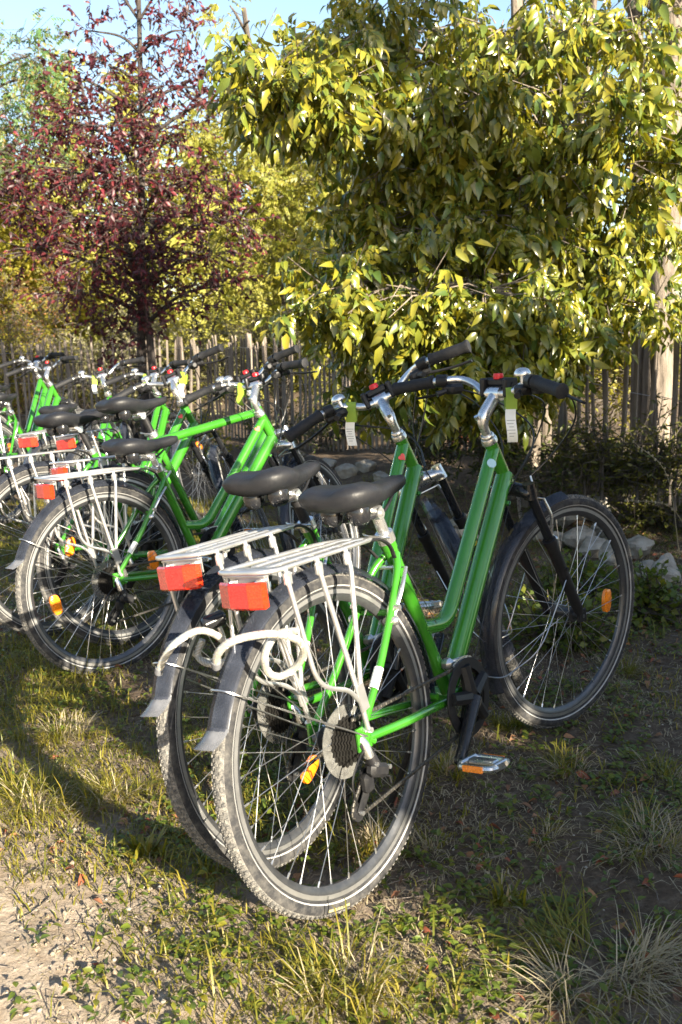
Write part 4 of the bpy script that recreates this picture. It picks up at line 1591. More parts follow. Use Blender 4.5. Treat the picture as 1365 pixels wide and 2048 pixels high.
BK['chain'] = chain_mesh()
_b = MB()
_b.lathe((0, -.058, 0), (0, 1, 0), [(.070, -.003), (.095, -.002), (.096, .0), (.095, .003), (.070, .003)], 48, close_prof=True)
for _k in range(5):
    _a = 2 * math.pi * _k / 5 + .3
    _e = V(math.cos(_a), 0, math.sin(_a))
    _b.tube([V(0, -.064, 0) + _e * .012, V(0, -.062, 0) + _e * .05, V(0, -.059, 0) + _e * .08], [.019, .016, .016], 8, flat=1)
_b.tube([(0, -.078, 0), (0, -.05, 0)], [.017, .020], 16)
BK['guard_ring'] = _b.mesh('chain_guard', M['black'], 40)
_b = MB()
for _r, _y in ((.080, -.050), (.066, -.043)):
    _n = 60
    _b.lathe((0, _y, 0), (0, 1, 0), [(_r - .014, -.001), (_r, -.001), (_r, .001), (_r - .014, .001)], 48, close_prof=True)
    for _k in range(40):
        _a = 2 * math.pi * _k / 40
        _b.box(V(math.cos(_a) * (_r + .001), _y, math.sin(_a) * (_r + .001)), (.006, .002, .005), rot=Matrix.Rotation(-_a, 3, 'Y'))
BK['chainring'] = _b.mesh('chainring', M['sprocket'])
_b = MB()
_b.tube([V(0, -.072, 0), V(.05, -.078, 0), V(.12, -.086, 0), V(.165, -.090, 0), V(.176, -.090, 0)], [.021, .018, .0145, .0145, .010], 12, flat=.8)
_b.tube([V(.165, -.080, 0), V(.165, -.100, 0)], .011, 12)
BK['crank_r'] = _b.mesh('crank', M['blackgloss'])
_b = MB()
_b.tube([V(0, .050, 0), V(.05, .062, 0), V(.12, .078, 0), V(.165, .084, 0), V(.176, .084, 0)], [.017, .0145, .0115, .0125, .009], 12, flat=.75)
_b.tube([V(.165, .076, 0), V(.165, .096, 0)], .011, 12)
BK['crank_l'] = _b.mesh('crank', M['blackgloss'])
_b = MB()
_b.tube([(0, .0, 0), (0, -.095, 0)], .0085, 10)
for _x in (-.040, .040):
    _b.tube(spline([V(_x * .55, -.012, .0), V(_x, -.020, .010 * (1 if _x > 0 else -1) * 0), V(_x * 1.12, -.055, 0), V(_x, -.092, 0), V(_x * .5, -.100, 0)], 5), .0075, 8)
_b.box(V(0, -.016, 0), (.070, .014, .022), bev=.3)
_b.box(V(0, -.098, 0), (.056, .010, .020), bev=.3)
_b.box(V(0, -.056, .004), (.028, .070, .014), bev=.3)
BK['pedal'] = _b.mesh('pedal', M['alu'], 40)
_b = MB()
_b.box(V(-.050, -.056, 0), (.006, .052, .015), bev=.2)
BK['pedal_reflector'] = _b.mesh('pedal_reflector', M['amber'])
_b = MB()
_b.tube([V(0, -.060, .351), V(.018, -.070, .320), V(.026, -.072, .296)], [.013, .012, .014], 12)
_b.box(V(.034, -.072, .282), (.060, .026, .030), rot=Matrix.Rotation(R(20), 3, 'Y'), bev=.3)
_b.box(V(.010, -.060, .262), (.030, .022, .040), bev=.3)
_b.box(V(.050, -.070, .272), (.030, .020, .020), bev=.3)
for _y in (-.054, -.042):
    _b.tube([V(.024, _y, .268), V(.006, _y, .236), V(-.022, _y, .206)], [.011, .012, .010], 10, flat=.22, ref=(0, 1, 0))
for _c in (V(.022, -.048, .270), V(-.020, -.048, .208)):
    _b.lathe(_c, (0, 1, 0), [(.004, -.004), (.019, -.0035), (.019, .0035), (.004, .004)], 14, close_prof=True)
_b.tube([V(.055, -.072, .262), V(.070, -.074, .255), V(.074, -.073, .238)], .0020, 6)
BK['derailleur'] = _b.mesh('derailleur', M['black'], 40)
_b = MB()
_b.tube([V(.004, -.060, .356), V(.006, -.070, .346), V(.014, -.072, .318)], [.012, .010, .011], 10)
for _p in (V(.062, -.078, .280), V(.020, -.078, .300), V(-.020, -.055, .208)):
    _b.tube([_p, _p + V(0, -.008, 0)], .005, 10)
BK['derailleur_bolts'] = _b.mesh('hanger', M['alu'], 40)
_b = MB()
_b.sheet(arc_pts(BB + V(0, 0, .006), .094, 118, 62, 8, -.052), arc_pts(BB + V(0, 0, .006), .074, 118, 62, 8, -.054), .0022)
_b.box(BB + SD * .085 + V(.0, -.030, .010), (.030, .030, .030), bev=.3)
_b.tube([BB + SD * .085 + V(0, -.02, .01), BB + V(.02, -.05, .092)], .006, 8)
BK['front_derailleur'] = _b.mesh('front_derailleur', M['alu'], 40)
_b = MB()
_b.box(V(.385, .030, .300), (.040, .030, .022), bev=.3)
_b.tube([V(.385, .040, .298), V(.382, .110, .150), V(.372, .172, .030)], [.009, .008, .009], 10)
BK['kickstand'] = _b.mesh('kickstand', M['black'])

STEER_KEYS = []


def bicycle(spec):
    x, y, yaw, lean, steer = spec['pose']
    root = empty('bicycle', (x, y, spec.get('z', 0)))
    root.rotation_euler = (R(lean), 0, R(yaw))
    setp(root, spec['label'], 'bicycle', 'green hire bicycles parked in a row on the grass')
    near = spec.get('near', False)
    S = Matrix.Translation(HB) @ Matrix.Rotation(R(steer), 4, SU) @ Matrix.Translation(-HB)
    I4 = Matrix.Identity(4)

    fr = inst('frame', BK['frame_diamond' if spec.get('diamond') else 'frame_step'], root)
    st = spec.get('sticker')
    if st and not spec.get('diamond'):
        inst('sticker', BK['sticker_' + st], fr)
    if near:
        inst('stay_label', BK['stay_label'], fr)
        inst('label_print', BK['label_print'], fr)
    # wheels
    for nm, mtx in (('rear_wheel', Matrix.Translation(RA) @ Matrix.Rotation(R(spec.get('wr', 0)), 4, 'Y')),
                    ('front_wheel', S @ Matrix.Translation(FA) @ Matrix.Rotation(R(spec.get('wf', 0)), 4, 'Y'))):
        wl = inst(nm, BK['rim'], root, mtx)
        inst('tyre', BK['tyre'], wl)
        inst('reflective_stripe', BK['stripe'], wl)
        inst('hub', BK['hub'], wl)
        if near:
            inst('tread', BK['tread'], wl)
            for h, e in SPOKES:
                inst('spoke', BK['spoke'], wl, spoke_mtx(h, e))
        else:
            o = inst('spokes', BK['spokes_joined'], wl)
            o['kind'] = 'stuff'
        o = inst('nipples', BK['nipples'], wl)
        o['kind'] = 'stuff'
        for a in spec.get('refl' if nm == 'rear_wheel' else 'reflf', (20, 200)):
            inst('reflector', BK['reflector'], wl, Matrix.Rotation(-R(a), 4, 'Y') @ Matrix.Translation((.215, 0, 0)))
        if nm == 'rear_wheel':
            if spec.get('wr') == 5:
                inst('tyre_label', BK['tyre_label'], wl, Matrix.Rotation(R(186), 4, 'Y'))
            inst('cassette', BK['cassette'], wl)
            inst('spoke_guard', BK['guard'], wl)
    # fenders
    rf = inst('rear_fender', BK['rear_fender'], root)
    inst('mud_flap', BK['flap'], rf)
    inst('fender_stay', BK['rear_stay'], rf)
    ff = inst('front_fender', BK['front_fender'], root, S)
    inst('fender_stay', BK['front_stay'], ff)
    # fork
    fk = inst('fork', BK['crown_silver' if spec.get('silver') else 'crown_black'], root, S)
    for n in 'rl':
        inst('stanchion', BK['stanchion_' + n], fk)
        inst('fork_leg', BK['lower_' + n], fk)
    if spec.get('yellow'):
        inst('warning_label', BK['yellow_label'], fk)
        inst('barcode_label', BK['barcode'], fk)
    # cockpit
    inst('stem', BK['stem'], root, S)
    hb = inst('handlebar', BK['bar'], root, S)
    inst('bag_bracket', BK['bracket'], hb)
    inst('release_button', BK['knob'], hb)
    bl = spec.get('bell', 'l')
    if bl:
        inst('bell', BK['bell_' + bl], hb)
    for n in 'rl':
        inst('grip', BK['grip_' + n], hb)
        inst('brake_lever', BK['lever_' + n], hb)
    inst('cables', BK['cables'], root, S)
    inst('brake_cable', BK['wires'], root)['kind'] = 'stuff'
    # seat
    dz = spec.get('dz', 0.0)
    off = SD * (dz / SD.z)
    base = SC if not spec.get('diamond') else BB + SD * .555
    inst('seat_post', post_mesh(M['black'] if spec.get('blackpost') else M['alu'], dz, base), root)
    inst('seat_clamp', BK['seat_clamp'], root, Matrix.Translation(base - SC))
    sd = inst('saddle', BK['saddle'], root, Matrix.Translation(SAD + off) @ Matrix.Rotation(R(spec.get('tilt', 0)), 4, 'Y'))
    for n in 'rl':
        inst('elastomer_bumper', BK['bumper_' + n], sd)
    inst('saddle_rail', BK['rails'], sd)
    inst('saddle_clamp', BK['saddle_clamp'], sd)
    # rack and lamp
    rk = inst('luggage_rack', BK['rack'], root)
    for n in 'rl':
        inst('rack_leg', BK['rack_leg_' + n], rk)
    inst('rack_arm', BK['rack_arm'], rk)
    tl = inst('tail_lamp', BK['tail_lamp'], root)
    inst('lamp_housing', BK['lamp_back'], tl)
    inst('bolt', BK['lamp_bolts'], tl)
    # brakes
    for n in 'rl':
        inst('brake_arm', BK['rear_brake_' + n], root)
        inst('brake_arm', BK['front_brake_' + n], root, S)
    inst('brake_link', BK['rear_brake_link'], root)
    inst('brake_link', BK['front_brake_link'], root, S)
    # drive
    ca = spec.get('crank', 200)
    CM = Matrix.Translation(BB) @ Matrix.Rotation(-R(ca), 4, 'Y')
    cr = inst('crankset', BK['guard_ring'], root, CM)
    inst('chainring', BK['chainring'], cr)
    inst('crank', BK['crank_r'], cr)
    inst('crank', BK['crank_l'], cr, Matrix.Rotation(math.pi, 4, 'Y'))
    for s, a in ((-1, ca), (1, ca + 180)):
        e = BB + V(math.cos(R(a)) * .165, s * .096, math.sin(R(a)) * .165)
        mt = Matrix.Translation(e) @ Matrix.Rotation(R(spec.get('pedal', 8)), 4, 'Y')
        if s > 0:
            mt = mt @ Matrix.Rotation(math.pi, 4, 'Z')
        pd = inst('pedal', BK['pedal'], root, mt)
        inst('pedal_reflector', BK['pedal_reflector'], pd)
        inst('pedal_reflector', BK['pedal_reflector'], pd, Matrix.Translation((.10, 0, 0)))
    inst('chain', BK['chain'], root)
    de = inst('derailleur', BK['derailleur'], root)
    inst('hanger', BK['derailleur_bolts'], de)['kind'] = 'stuff'
    inst('front_derailleur', BK['front_derailleur'], root)
    inst('kickstand', BK['kickstand'], root)
    return root, S


BIKES = dict(
    A=dict(pose=(.019, 1.879, 52.6, -8.3, -14.2), z=.016, near=True, sticker='blue', bell='r', crank=222, pedal=6, wr=5, wf=-8, refl=(), reflf=(-11,), label='nearest green step-through bicycle at the right end, round pale sticker on its frame'),
    B=dict(pose=(-.122, 2.071, 57.4, -10.2, 35.9), z=.011, near=True, sticker='red', silver=True, yellow=True, blackpost=True, dz=.018, crank=70, wr=-4, wf=10, refl=(-64,), label='green step-through bicycle just behind the nearest one, red sticker and silver fork crown'),
    C=dict(pose=(-.856, 3.457, 45.2, -3.5, 23.8), z=-.027, near=True, sticker='red', silver=True, dz=-.015, crank=150, wr=12, refl=(205, 22), reflf=(), label='green step-through bicycle whose saddle is lowest of the middle group, lime tag on its bar'),
    D=dict(pose=(-.862, 3.749, 44.5, -7.4, 37.2), z=-.010, diamond=True, silver=True, blackpost=True, dz=.105, crank=20, wr=31, refl=(190,), reflf=(), label='green bicycle with a straight top tube and high saddle, rear one of the middle pair'),
    E=dict(pose=(-1.172, 3.872, 49.1, -7.0, 40.3), refl=(), reflf=(60,), z=-.004, sticker='red', blackpost=True, dz=.035, crank=75, wr=3, label='green bicycle with rear wheel cut by the left edge, white tag at its stem'),
    F=dict(pose=(-1.257, 5.241, 69.8, -9.5, 5.8), refl=(), reflf=(60,), z=-.045, sticker='red', crank=110, wr=8, label='light green bicycle behind the middle pair, between the raised saddle and the plum tree'),
    G=dict(pose=(-1.580, 5.440, 76.5, -5.1, 23.5), refl=(), reflf=(60,), z=-.055, silver=True, dz=.01, crank=10, wr=21, label='light green bicycle with bell and yellow tag, left of the plum tree trunk'),
    H=dict(pose=(-2.27, 6.50, 72.5, -8.0, 8.0), z=-.03, crank=40, wr=2, refl=(150,), label='farther bicycle at the left edge, front one of the last pair'),
    I=dict(pose=(-2.53, 7.20, 75.0, -8.0, 2.0), z=.0, crank=300, wr=9, label='farthest bicycle, its handlebar rising behind the last pair at the left'),
)
ROOTS = {}
for key, sp_ in BIKES.items():
    r_, S_ = bicycle(sp_)
    ROOTS[key] = (Matrix.Translation(r_.location) @ r_.rotation_euler.to_matrix().to_4x4(), S_)


# ------------------------------------------------------------------ paper tags on the handlebars
def tag_thing(key, ypos, label, lw=.085, curl=.02, face=None, green_long=False, twist=0.0):
    Wm, S_ = ROOTS[key]
    s = 1 if ypos > 0 else -1
    pts = spline(bar_pts(s), 10)
    pl = min(pts, key=lambda p: abs(p.y - ypos))
    c = Wm @ S_ @ pl
    sidev = (Wm.to_3x3() @ S_.to_3x3() @ V(0, 1, 0)).normalized()
    sidev = V(sidev.x, sidev.y, 0).normalized()
    sidev = Matrix.Rotation(twist, 3, 'Z') @ sidev
    out = V(sidev.y, -sidev.x, 0)
    if out.y > 0: out = -out
    root = empty('paper_tag', c)
    setp(root, label, 'tag', 'paper tags on the handlebars')
    hw = .0150
    # band wrapped over the bar
    path = [V(0, 0, 0) + out * .013 + V(0, 0, -.045), out * .0135 + V(0, 0, -.01), out * .010 + V(0, 0, .009), V(0, 0, .0135), -out * .010 + V(0, 0, .009), -out * .0135 + V(0, 0, -.012), -out * .004 + V(0, 0, -.044)]
    path = spline(path, 4)
    b = MB()
    b.sheet([p - sidev * hw for p in path], [p + sidev * hw for p in path], .0012)
    inst('band', b.mesh('band', M['lime']), root)
    n = 12
    P = []
    for i in range(n + 1):
        t = i / n
        P.append(out * (.0115 + curl * math.sin(t * 3.0) * t) + V(0, 0, -.030 - lw * t) + sidev * (.004 * math.sin(t * 4)))
    b = MB()
    b.sheet([p - sidev * hw * .92 for p in P], [p + sidev * hw * .92 for p in P], .0010)
    cd = inst('card', b.mesh('card', M['lime'] if green_long else M['paper']), root)
    if not green_long:
        b = MB()
        for k in range(6):
            i = 5 + k
            p = P[min(i, n)] + out * .0012
            b.box(p + sidev * .002 * (k % 2), (.022 - .005 * (k % 3), .0006, .0016), rot=Matrix.Rotation(math.atan2(sidev.y, sidev.x), 3, 'Z'))
        o = inst('print', b.mesh('print', M['ink']), cd)
        o['kind'] = 'stuff'


tag_thing('A', -.048, 'curled white paper tag with lime band on the nearest handlebar', .10, .03, twist=.9)
tag_thing('B', .085, 'straight white paper tag under a lime band, left of the second stem', .085, .004, twist=-.25)
tag_thing('C', .075, 'all lime green tag hanging under the left bar of the middle pair', .05, .02, green_long=True)
tag_thing('E', -.055, 'white tag with yellow-green band beside the silver stem of the left-edge bicycle', .075, .02, twist=-.3)
tag_thing('F', .060, 'short yellow-green tag below the bar in front of the plum trunk', .04, .015, green_long=True)
tag_thing('G', .050, 'white tag with yellow-green band near a silver bell at the left', .07, .012)


# ------------------------------------------------------------------ cable locks looped round the rear racks
def cable_lock(label, path, head_at=None, r=.0070):
    pts = spline(path, 7)
    root = empty('cable_lock', pts[0])
    o0 = pts[0]
    setp(root, label, 'lock', 'cable locks on the luggage racks')
    b = MB()
    b.tube([p - o0 for p in pts], r, 10)
    inst('cable', b.mesh('cable', M['sheath']), root)
    b = MB()
    # steel strands twisted inside the clear sheath
    for ph in range(5):
        q = []
        for i, p in enumerate(pts):
            d = (pts[min(i + 1, len(pts) - 1)] - pts[max(0, i - 1)]).normalized()
            u = d.orthogonal().normalized()
            wv = d.cross(u)
            a = i * .8 + ph * 1.257
            q.append(p - o0 + (u * math.cos(a) + wv * math.sin(a)) * (r * .86))
        b.tube(q, r * .24, 4)
    inst('strand', b.mesh('strand', M['alu_white']), root)
    if head_at is not None:
        p0, p1 = head_at
        b = MB()
        b.tube([p0 - o0, (p0.lerp(p1, .1)) - o0, (p0.lerp(p1, .9)) - o0, p1 - o0], [.012, .0165, .0165, .012], 14)
        inst('lock_head', b.mesh('lock_head', M['blackgloss']), root)
    # clear end ferrule
    b = MB()
    b.tube([pts[0] - o0, pts[1] - o0, pts[3] - o0], [r * 1.15, r * 1.3, r * 1.3], 12)
    inst('ferrule', b.mesh('ferrule', M['flap']), root)


PA = lambda px, py, d: unproj(px, py, d)
cable_lock('pale cable lock looped over the rear wheel of the nearest bicycle',
           [PA(433, 1335, 1.62), PA(436, 1308, 1.60), PA(462, 1284, 1.59), PA(510, 1271, 1.60), PA(560, 1269, 1.62), PA(598, 1282, 1.65), PA(607, 1306, 1.68), PA(592, 1334, 1.70), PA(560, 1353, 1.70), PA(536, 1344, 1.68), PA(529, 1318, 1.66), PA(538, 1290, 1.66), PA(556, 1268, 1.68), PA(590, 1262, 1.75)])
cable_lock('pale cable lock with dark head dangling from the second bicycle rear rack',
           [PA(317, 1347, 1.80), PA(326, 1322, 1.79), PA(352, 1286, 1.79), PA(395, 1262, 1.80), PA(432, 1270, 1.82), PA(455, 1295, 1.84), PA(452, 1322, 1.86), PA(420, 1328, 1.88), PA(396, 1312, 1.90), PA(405, 1280, 1.90)],
           (PA(405, 1252, 1.90), PA(450, 1232, 1.92)))


# ------------------------------------------------------------------ ground cover
def gz_arr(xy):
    return np.array([ground_z(x, y) for x, y in xy])


def vnoise(x, y, s, o=0.0):
    return np.array([noise.noise(Vector((a * s + o, b * s - o, o))) for a, b in zip(x, y)])


def scatter(n, y0, y1, seed, spread=.40):
    """random places on the ground in front of the camera, evenly dense by area"""
    rs = np.random.default_rng(seed)
    y = np.sqrt(rs.uniform(y0 ** 2, y1 ** 2, n))
    x = rs.uniform(-spread, spread, n) * y + rs.normal(0, .05, n)
    return x, y, rs


def bare(x, y):
    """0 where plants grow, 1 on the bare track at the near left"""
    v = y + .9 * x + .6 * vnoise(x, y, 2.2, 2.0) + .35 * vnoise(x, y, 6.0, 4.0)
    return np.clip((1.32 - v) / .6, 0, 1)


def blades(name, x, y, h, lean, width, material, rs, seg_curl=.5):
    n = len(x)
    z = gz_arr(zip(x, y)) - .004
    P = np.stack([x, y, z], 1)
    a = rs.uniform(0, 2 * np.pi, n)
    dirv = np.stack([np.cos(a), np.sin(a), np.zeros(n)], 1)
    side = np.stack([-np.sin(a), np.cos(a), np.zeros(n)], 1)
    h = h.reshape(-1, 1)
    lean = lean.reshape(-1, 1)
    wv = width.reshape(-1, 1)
    up = np.array([[0, 0, 1.0]])
    m = P + up * h * .55 + dirv * h * lean * .35
    t = P + up * h * (1 - .45 * lean) + dirv * h * lean * 1.1
    v = np.stack([P - side * wv * .5, P + side * wv * .5, m + side * wv * .42, m - side * wv * .42, t], 1).reshape(-1, 3)
    base = np.arange(n)[:, None] * 5
    return raw_mesh(name, v, [base + np.array([[0, 1, 2, 3]]), base + np.array([[3, 2, 4]])], material)


# thin lawn
x, y, rs = scatter(170000, 1.30, 7.5, 1)
dens = .50 + .9 * vnoise(x, y, 2.3, 5.0) + .5 * ((x < -.2) & (y > 2.0) & (y < 3.1)) + .35 * vnoise(x, y, 7.0, 8.0)
dens = dens * (1 - .93 * bare(x, y))
shade_side = np.clip((x + .1 * y - .05) / .5, 0, 1)
dens = dens * (1 - .8 * shade_side)
dens = dens + .25 * (vnoise(x, y, 1.1, 55.0) > .25)
keep = rs.random(len(x)) < np.clip(dens, 0, 1) ** 1.3
x, y = x[keep], y[keep]
h = rs.gamma(3.0, .0095, len(x)) * (1 + .5 * (vnoise(x, y, 2.3, 5.0) > .1))
o = inst('lawn_grass', blades('lawn_grass', x, y, h, rs.uniform(.2, 1.6, len(x)), rs.uniform(.0018, .0048, len(x)), M['grass'], rs))
setp(o, 'thin patchy green grass over the dry soil', 'grass', None, 'stuff')
x, y, rs = scatter(120000, 1.30, 6.0, 2)
keep = rs.random(len(x)) < np.clip(.40 + .8 * vnoise(x, y, 1.9, 15.0), .05, 1)
x, y = x[keep], y[keep]
o = inst('dry_grass', blades('dry_grass', x, y, rs.uniform(.006, .03, len(x)), rs.uniform(.9, 2.6, len(x)), rs.uniform(.0014, .003, len(x)), M['straw'], rs))
setp(o, 'dry straw lying flat between the green patches', 'grass', None, 'stuff')

# small broad-leaved weeds, low rosettes in patches
x, y, rs = scatter(15000, 1.30, 6.8, 3)
dens = .45 + 1.0 * vnoise(x, y, 2.0, 25.0) + .4 * vnoise(x, y, 6, 28.)
keep = rs.random(len(x)) < np.clip(dens, 0, 1) * (1 - .85 * bare(x, y))
x, y = x[keep], y[keep]
z = gz_arr(zip(x, y))
P, D, N, L = [], [], [], []
for i in range(len(x)):
    k = rs.integers(4, 9)
    hh = rs.uniform(.004, .05)
    for j in range(k):
        a = rs.uniform(0, 6.283)
        q = j / k
        P.append((x[i] + math.cos(a) * .004, y[i] + math.sin(a) * .004, z[i] + hh * q))
        D.append((math.cos(a), math.sin(a), rs.uniform(.05, .7)))
        N.append((0, 0, 1))
        L.append(rs.uniform(.010, .026))
v, f = leaf_geo(np.array(P), np.array(D), np.array(N, float) + rs.normal(0, .25, (len(P), 3)), np.array(L), np.array(L) * .52, 2, .3)
o = inst('ground_weeds', raw_mesh('ground_weeds', v, f, M['weed'], True))
setp(o, 'low broad-leaved weeds creeping over the soil', 'weeds', None, 'stuff')

# fallen leaves and twigs and small stones
x, y, rs = scatter(2600, 1.30, 6.0, 4)
keep = rs.random(len(x)) < np.clip(.35 + .9 * vnoise(x, y, 1.5, 35.0) + .25 * (x > .1), 0, 1)
x, y = x[keep], y[keep]
z = gz_arr(zip(x, y))
a = rs.uniform(0, 6.28, len(x))
P = np.stack([x, y, z + rs.uniform(.003, .014, len(x))], 1)
D = np.stack([np.cos(a), np.sin(a), rs.uniform(-.15, .35, len(x))], 1)
N = np.array([[0, 0, 1.0]]) + rs.normal(0, .5, (len(x), 3))
L = rs.uniform(.018, .042, len(x))
v, f = leaf_geo(P, D, N, L, L * .5, 2, .5, .4)
o = inst('fallen_leaves', raw_mesh('fallen_leaves', v, f, M['litter'], True))
setp(o, 'scattered brown and rust fallen leaves on the soil', 'leaves', None, 'stuff')

b = MB()
rr = random.Random(9)
for i in range(900):
    yy = math.sqrt(rr.uniform(1.3 ** 2, 4.5 ** 2))
    xx = rr.uniform(-.4, .4) * yy
    s = rr.uniform(.002, .0055) * (1.6 if rr.random() < .08 else 1)
    if yy + .9 * xx > 2.0 and rr.random() < .6: continue
    zz = ground_z(xx, yy)
    b.ball((xx, yy, zz + s * .3), s, 6, 4, sc=(rr.uniform(.7, 1.3), rr.uniform(.7, 1.3), rr.uniform(.5, .8)), rot=Matrix.Rotation(rr.random() * 6, 3, 'Z'))
o = inst('gravel', b.mesh('gravel', M['stone'], 30))
setp(o, 'small pale grit lying on the bare soil', 'gravel', None, 'stuff')
b = MB()
for i in range(420):
    yy = math.sqrt(rr.uniform(1.3 ** 2, 5 ** 2))
    xx = rr.uniform(-.4, .4) * yy
    a = rr.random() * 6.28
    l = rr.uniform(.03, .11)
    p0, p1 = V(xx, yy, 0), V(xx + math.cos(a) * l, yy + math.sin(a) * l, 0)
    pm = p0.lerp(p1, .5) + V(rr.uniform(-.01, .01), rr.uniform(-.01, .01), 0)
    for q in (p0, pm, p1):
        q.z = ground_z(q.x, q.y) + rr.uniform(.002, .008)
    b.tube([p0, pm, p1], [.0016, .001], 4)
o = inst('dead_twigs', b.mesh('dead_twigs', M['wood'], 40))
setp(o, 'thin dead twigs and stalks scattered on the ground', 'twigs', None, 'stuff')


def gp(px, py):
    """where the sight line of a photo pixel meets the ground"""
    d = CRIGHT * ((px - PW / 2) / CAM_F) + CUP * ((PH / 2 - py) / CAM_F) + CFWD
    t = -CAM_H / d.z
    p = CPOS + d * t
    for _ in range(3):
        p = CPOS + d * ((ground_z(p.x, p.y) - CAM_H) / d.z)
    return p


def tuft(px, py, rad, hgt, n, label, seed, dry=.4, width=.0035, flop=1.0, cat='grass', name='grass_tuft'):
    c = gp(px, py)
    rs = np.random.default_rng(seed)
    root = empty(name, c)
    setp(root, label, cat, 'grass tufts')
    for part, m, k in (('green_blades', M['grass'], 1 - dry), ('dry_blades', M['straw'], dry)):
        kn = int(n * k)
        if kn < 3: continue
        a = rs.uniform(0, 6.283, kn)
        sub = rs.normal(0, .34, (7, 2)) * rad
        pick = rs.integers(0, 7, kn)
        r = rad * .16 * np.sqrt(rs.random(kn))
        P = np.stack([np.cos(a) * r + sub[pick, 0], np.sin(a) * r + sub[pick, 1], np.zeros(kn) - .006], 1)
        a2 = np.arctan2(P[:, 1], P[:, 0]) + rs.normal(0, 1.1, kn)
        dv = np.stack([np.cos(a2), np.sin(a2), np.zeros(kn)], 1)
        sd = np.stack([-np.sin(a2), np.cos(a2), np.zeros(kn)], 1)
        h = (hgt * np.clip(rs.gamma(4.0, .2, kn), .2, 1.5))[:, None]
        fl = (rad * rs.uniform(.3, 1.1, kn) * flop)[:, None]
        w_ = (width * rs.uniform(.6, 1.3, kn))[:, None]
        up = np.array([[0, 0, 1.0]])
        m1 = P + up * h * .55 + dv * fl * .3
        m2 = P + up * h * .9 + dv * fl * .68
        t = P + up * h * (1.0 - .25 * fl / rad) + dv * fl * 1.1
        v = np.stack([P - sd * w_ * .5, P + sd * w_ * .5, m1 + sd * w_ * .5, m1 - sd * w_ * .5, m2 + sd * w_ * .36, m2 - sd * w_ * .36, t], 1).reshape(-1, 3)
        bi = np.arange(kn)[:, None] * 7
        o = inst(part, raw_mesh(part, v, [np.concatenate([bi + np.array([[0, 1, 2, 3]]), bi + np.array([[3, 2, 4, 5]])]), bi + np.array([[5, 4, 6]])], m), root)
        o['kind'] = 'stuff'


tuft(700, 1985, .11, .085, 230, 'tall grass tuft with straw blades at the bottom centre', 1, .35, .0030)
tuft(1205, 1930, .16, .060, 520, 'wide greyish grass tuft at the lower right', 2, .62, .0022)
tuft(1300, 1690, .13, .050, 330, 'dry grass tuft at the right edge beside weeds', 3, .6, .0022)
tuft(290, 1715, .055, .055, 60, 'bright broad-bladed plant in the wheel shadow at the left', 4, .0, .010)
tuft(425, 1748, .03, .03, 30, 'small bright grass sprout beside the nearest rear wheel', 5, .0, .006)
tuft(740, 1690, .08, .06, 170, 'grass tuft showing inside the nearest rear wheel', 6, .35, .0026)
tuft(1030, 1450, .07, .045, 240, 'mossy yellow-green tuft under the nearest front wheel', 7, .1, .0026)
tuft(900, 1545, .08, .045, 170, 'grass clump under the nearest pedal', 8, .35, .0024)
tuft(1010, 1800, .05, .055, 50, 'spiky green sprout right of the bare patch', 9, .1, .006)
tuft(120, 1470, .11, .05, 280, 'pale grass clump below the left rear wheels', 10, .35, .0026)
tuft(230, 1590, .11, .045, 300, 'sunlit grass clump left of the second rear wheel', 11, .25, .0028)
tuft(60, 1610, .13, .05, 340, 'sunlit grass clump at the left edge', 12, .25, .0026)
tuft(1140, 1540, .09, .045, 200, 'dark grass clump right of the nearest pedal', 13, .4, .0024)
tuft(1240, 1340, .09, .05, 180, 'grass clump right of the nearest front wheel', 14, .2, .0024)
tuft(860, 1700, .06, .04, 90, 'small dry tuft right of the nearest rear wheel', 15, .6, .002)
tuft(1080, 1680, .07, .04, 110, 'small tuft on the shaded soil right of centre', 16, .4, .002)
tuft(560, 1900, .05, .04, 70, 'small tuft below the nearest rear tyre', 17, .3, .0024)
tuft(1330, 1560, .09, .05, 150, 'dark tuft at the right edge above the dry one', 18, .3, .0024)

# ------------------------------------------------------------------ limestone rocks along the bed
def rock(px, py, wpx, hpx, seed, label, dep_off=0.0):
    c = gp(px, py + hpx * .5)
    dep = c.y + dep_off
    sx = wpx / CAM_F * dep / 2
    sz = hpx / CAM_F * dep / 2
    rs = random.Random(seed)
    bm = MB()
    n, m = 22, 14
    vs = []
    rotz = rs.random() * 6
    planes = [Vector((rs.gauss(0, 1), rs.gauss(0, 1), rs.gauss(0, .8))).normalized() for _ in range(13)]
    cut = [rs.uniform(.50, .88) for _ in planes]
    for i in range(m + 1):
        t = math.pi * i / m
        for k in range(n):
            a = 2 * math.pi * k / n
            d = Vector((math.sin(t) * math.cos(a), math.sin(t) * math.sin(a), math.cos(t)))
            r = 1.0
            for pn, ct in zip(planes, cut):
                q = d.dot(pn)
                if q > 1e-3:
                    r = min(r, ct / q)
            r *= 1 + .12 * noise.noise(d * 2.2 + Vector((seed, 0, 0))) + .07 * noise.noise(d * 6 + Vector((0, seed, 0))) + .04 * noise.noise(d * 14 + Vector((0, 0, seed)))
            vs.append(Vector((d.x * sx * 1.1 * r, d.y * sx * .9 * r, d.z * sz * 1.15 * r)))
    fs = [(i * n + k, (i + 1) * n + k, (i + 1) * n + (k + 1) % n, i * n + (k + 1) % n) for i in range(m) for k in range(n)]
    bm._add(vs, fs)
    o = inst('rock', bm.mesh('rock', M['stone'], 20))
    z0 = min(v.z for v in vs)
    o.location = (c.x, dep, ground_z(c.x, dep) - z0 * .78)
    setp(o, label, 'rock', 'limestone rocks edging the bed')


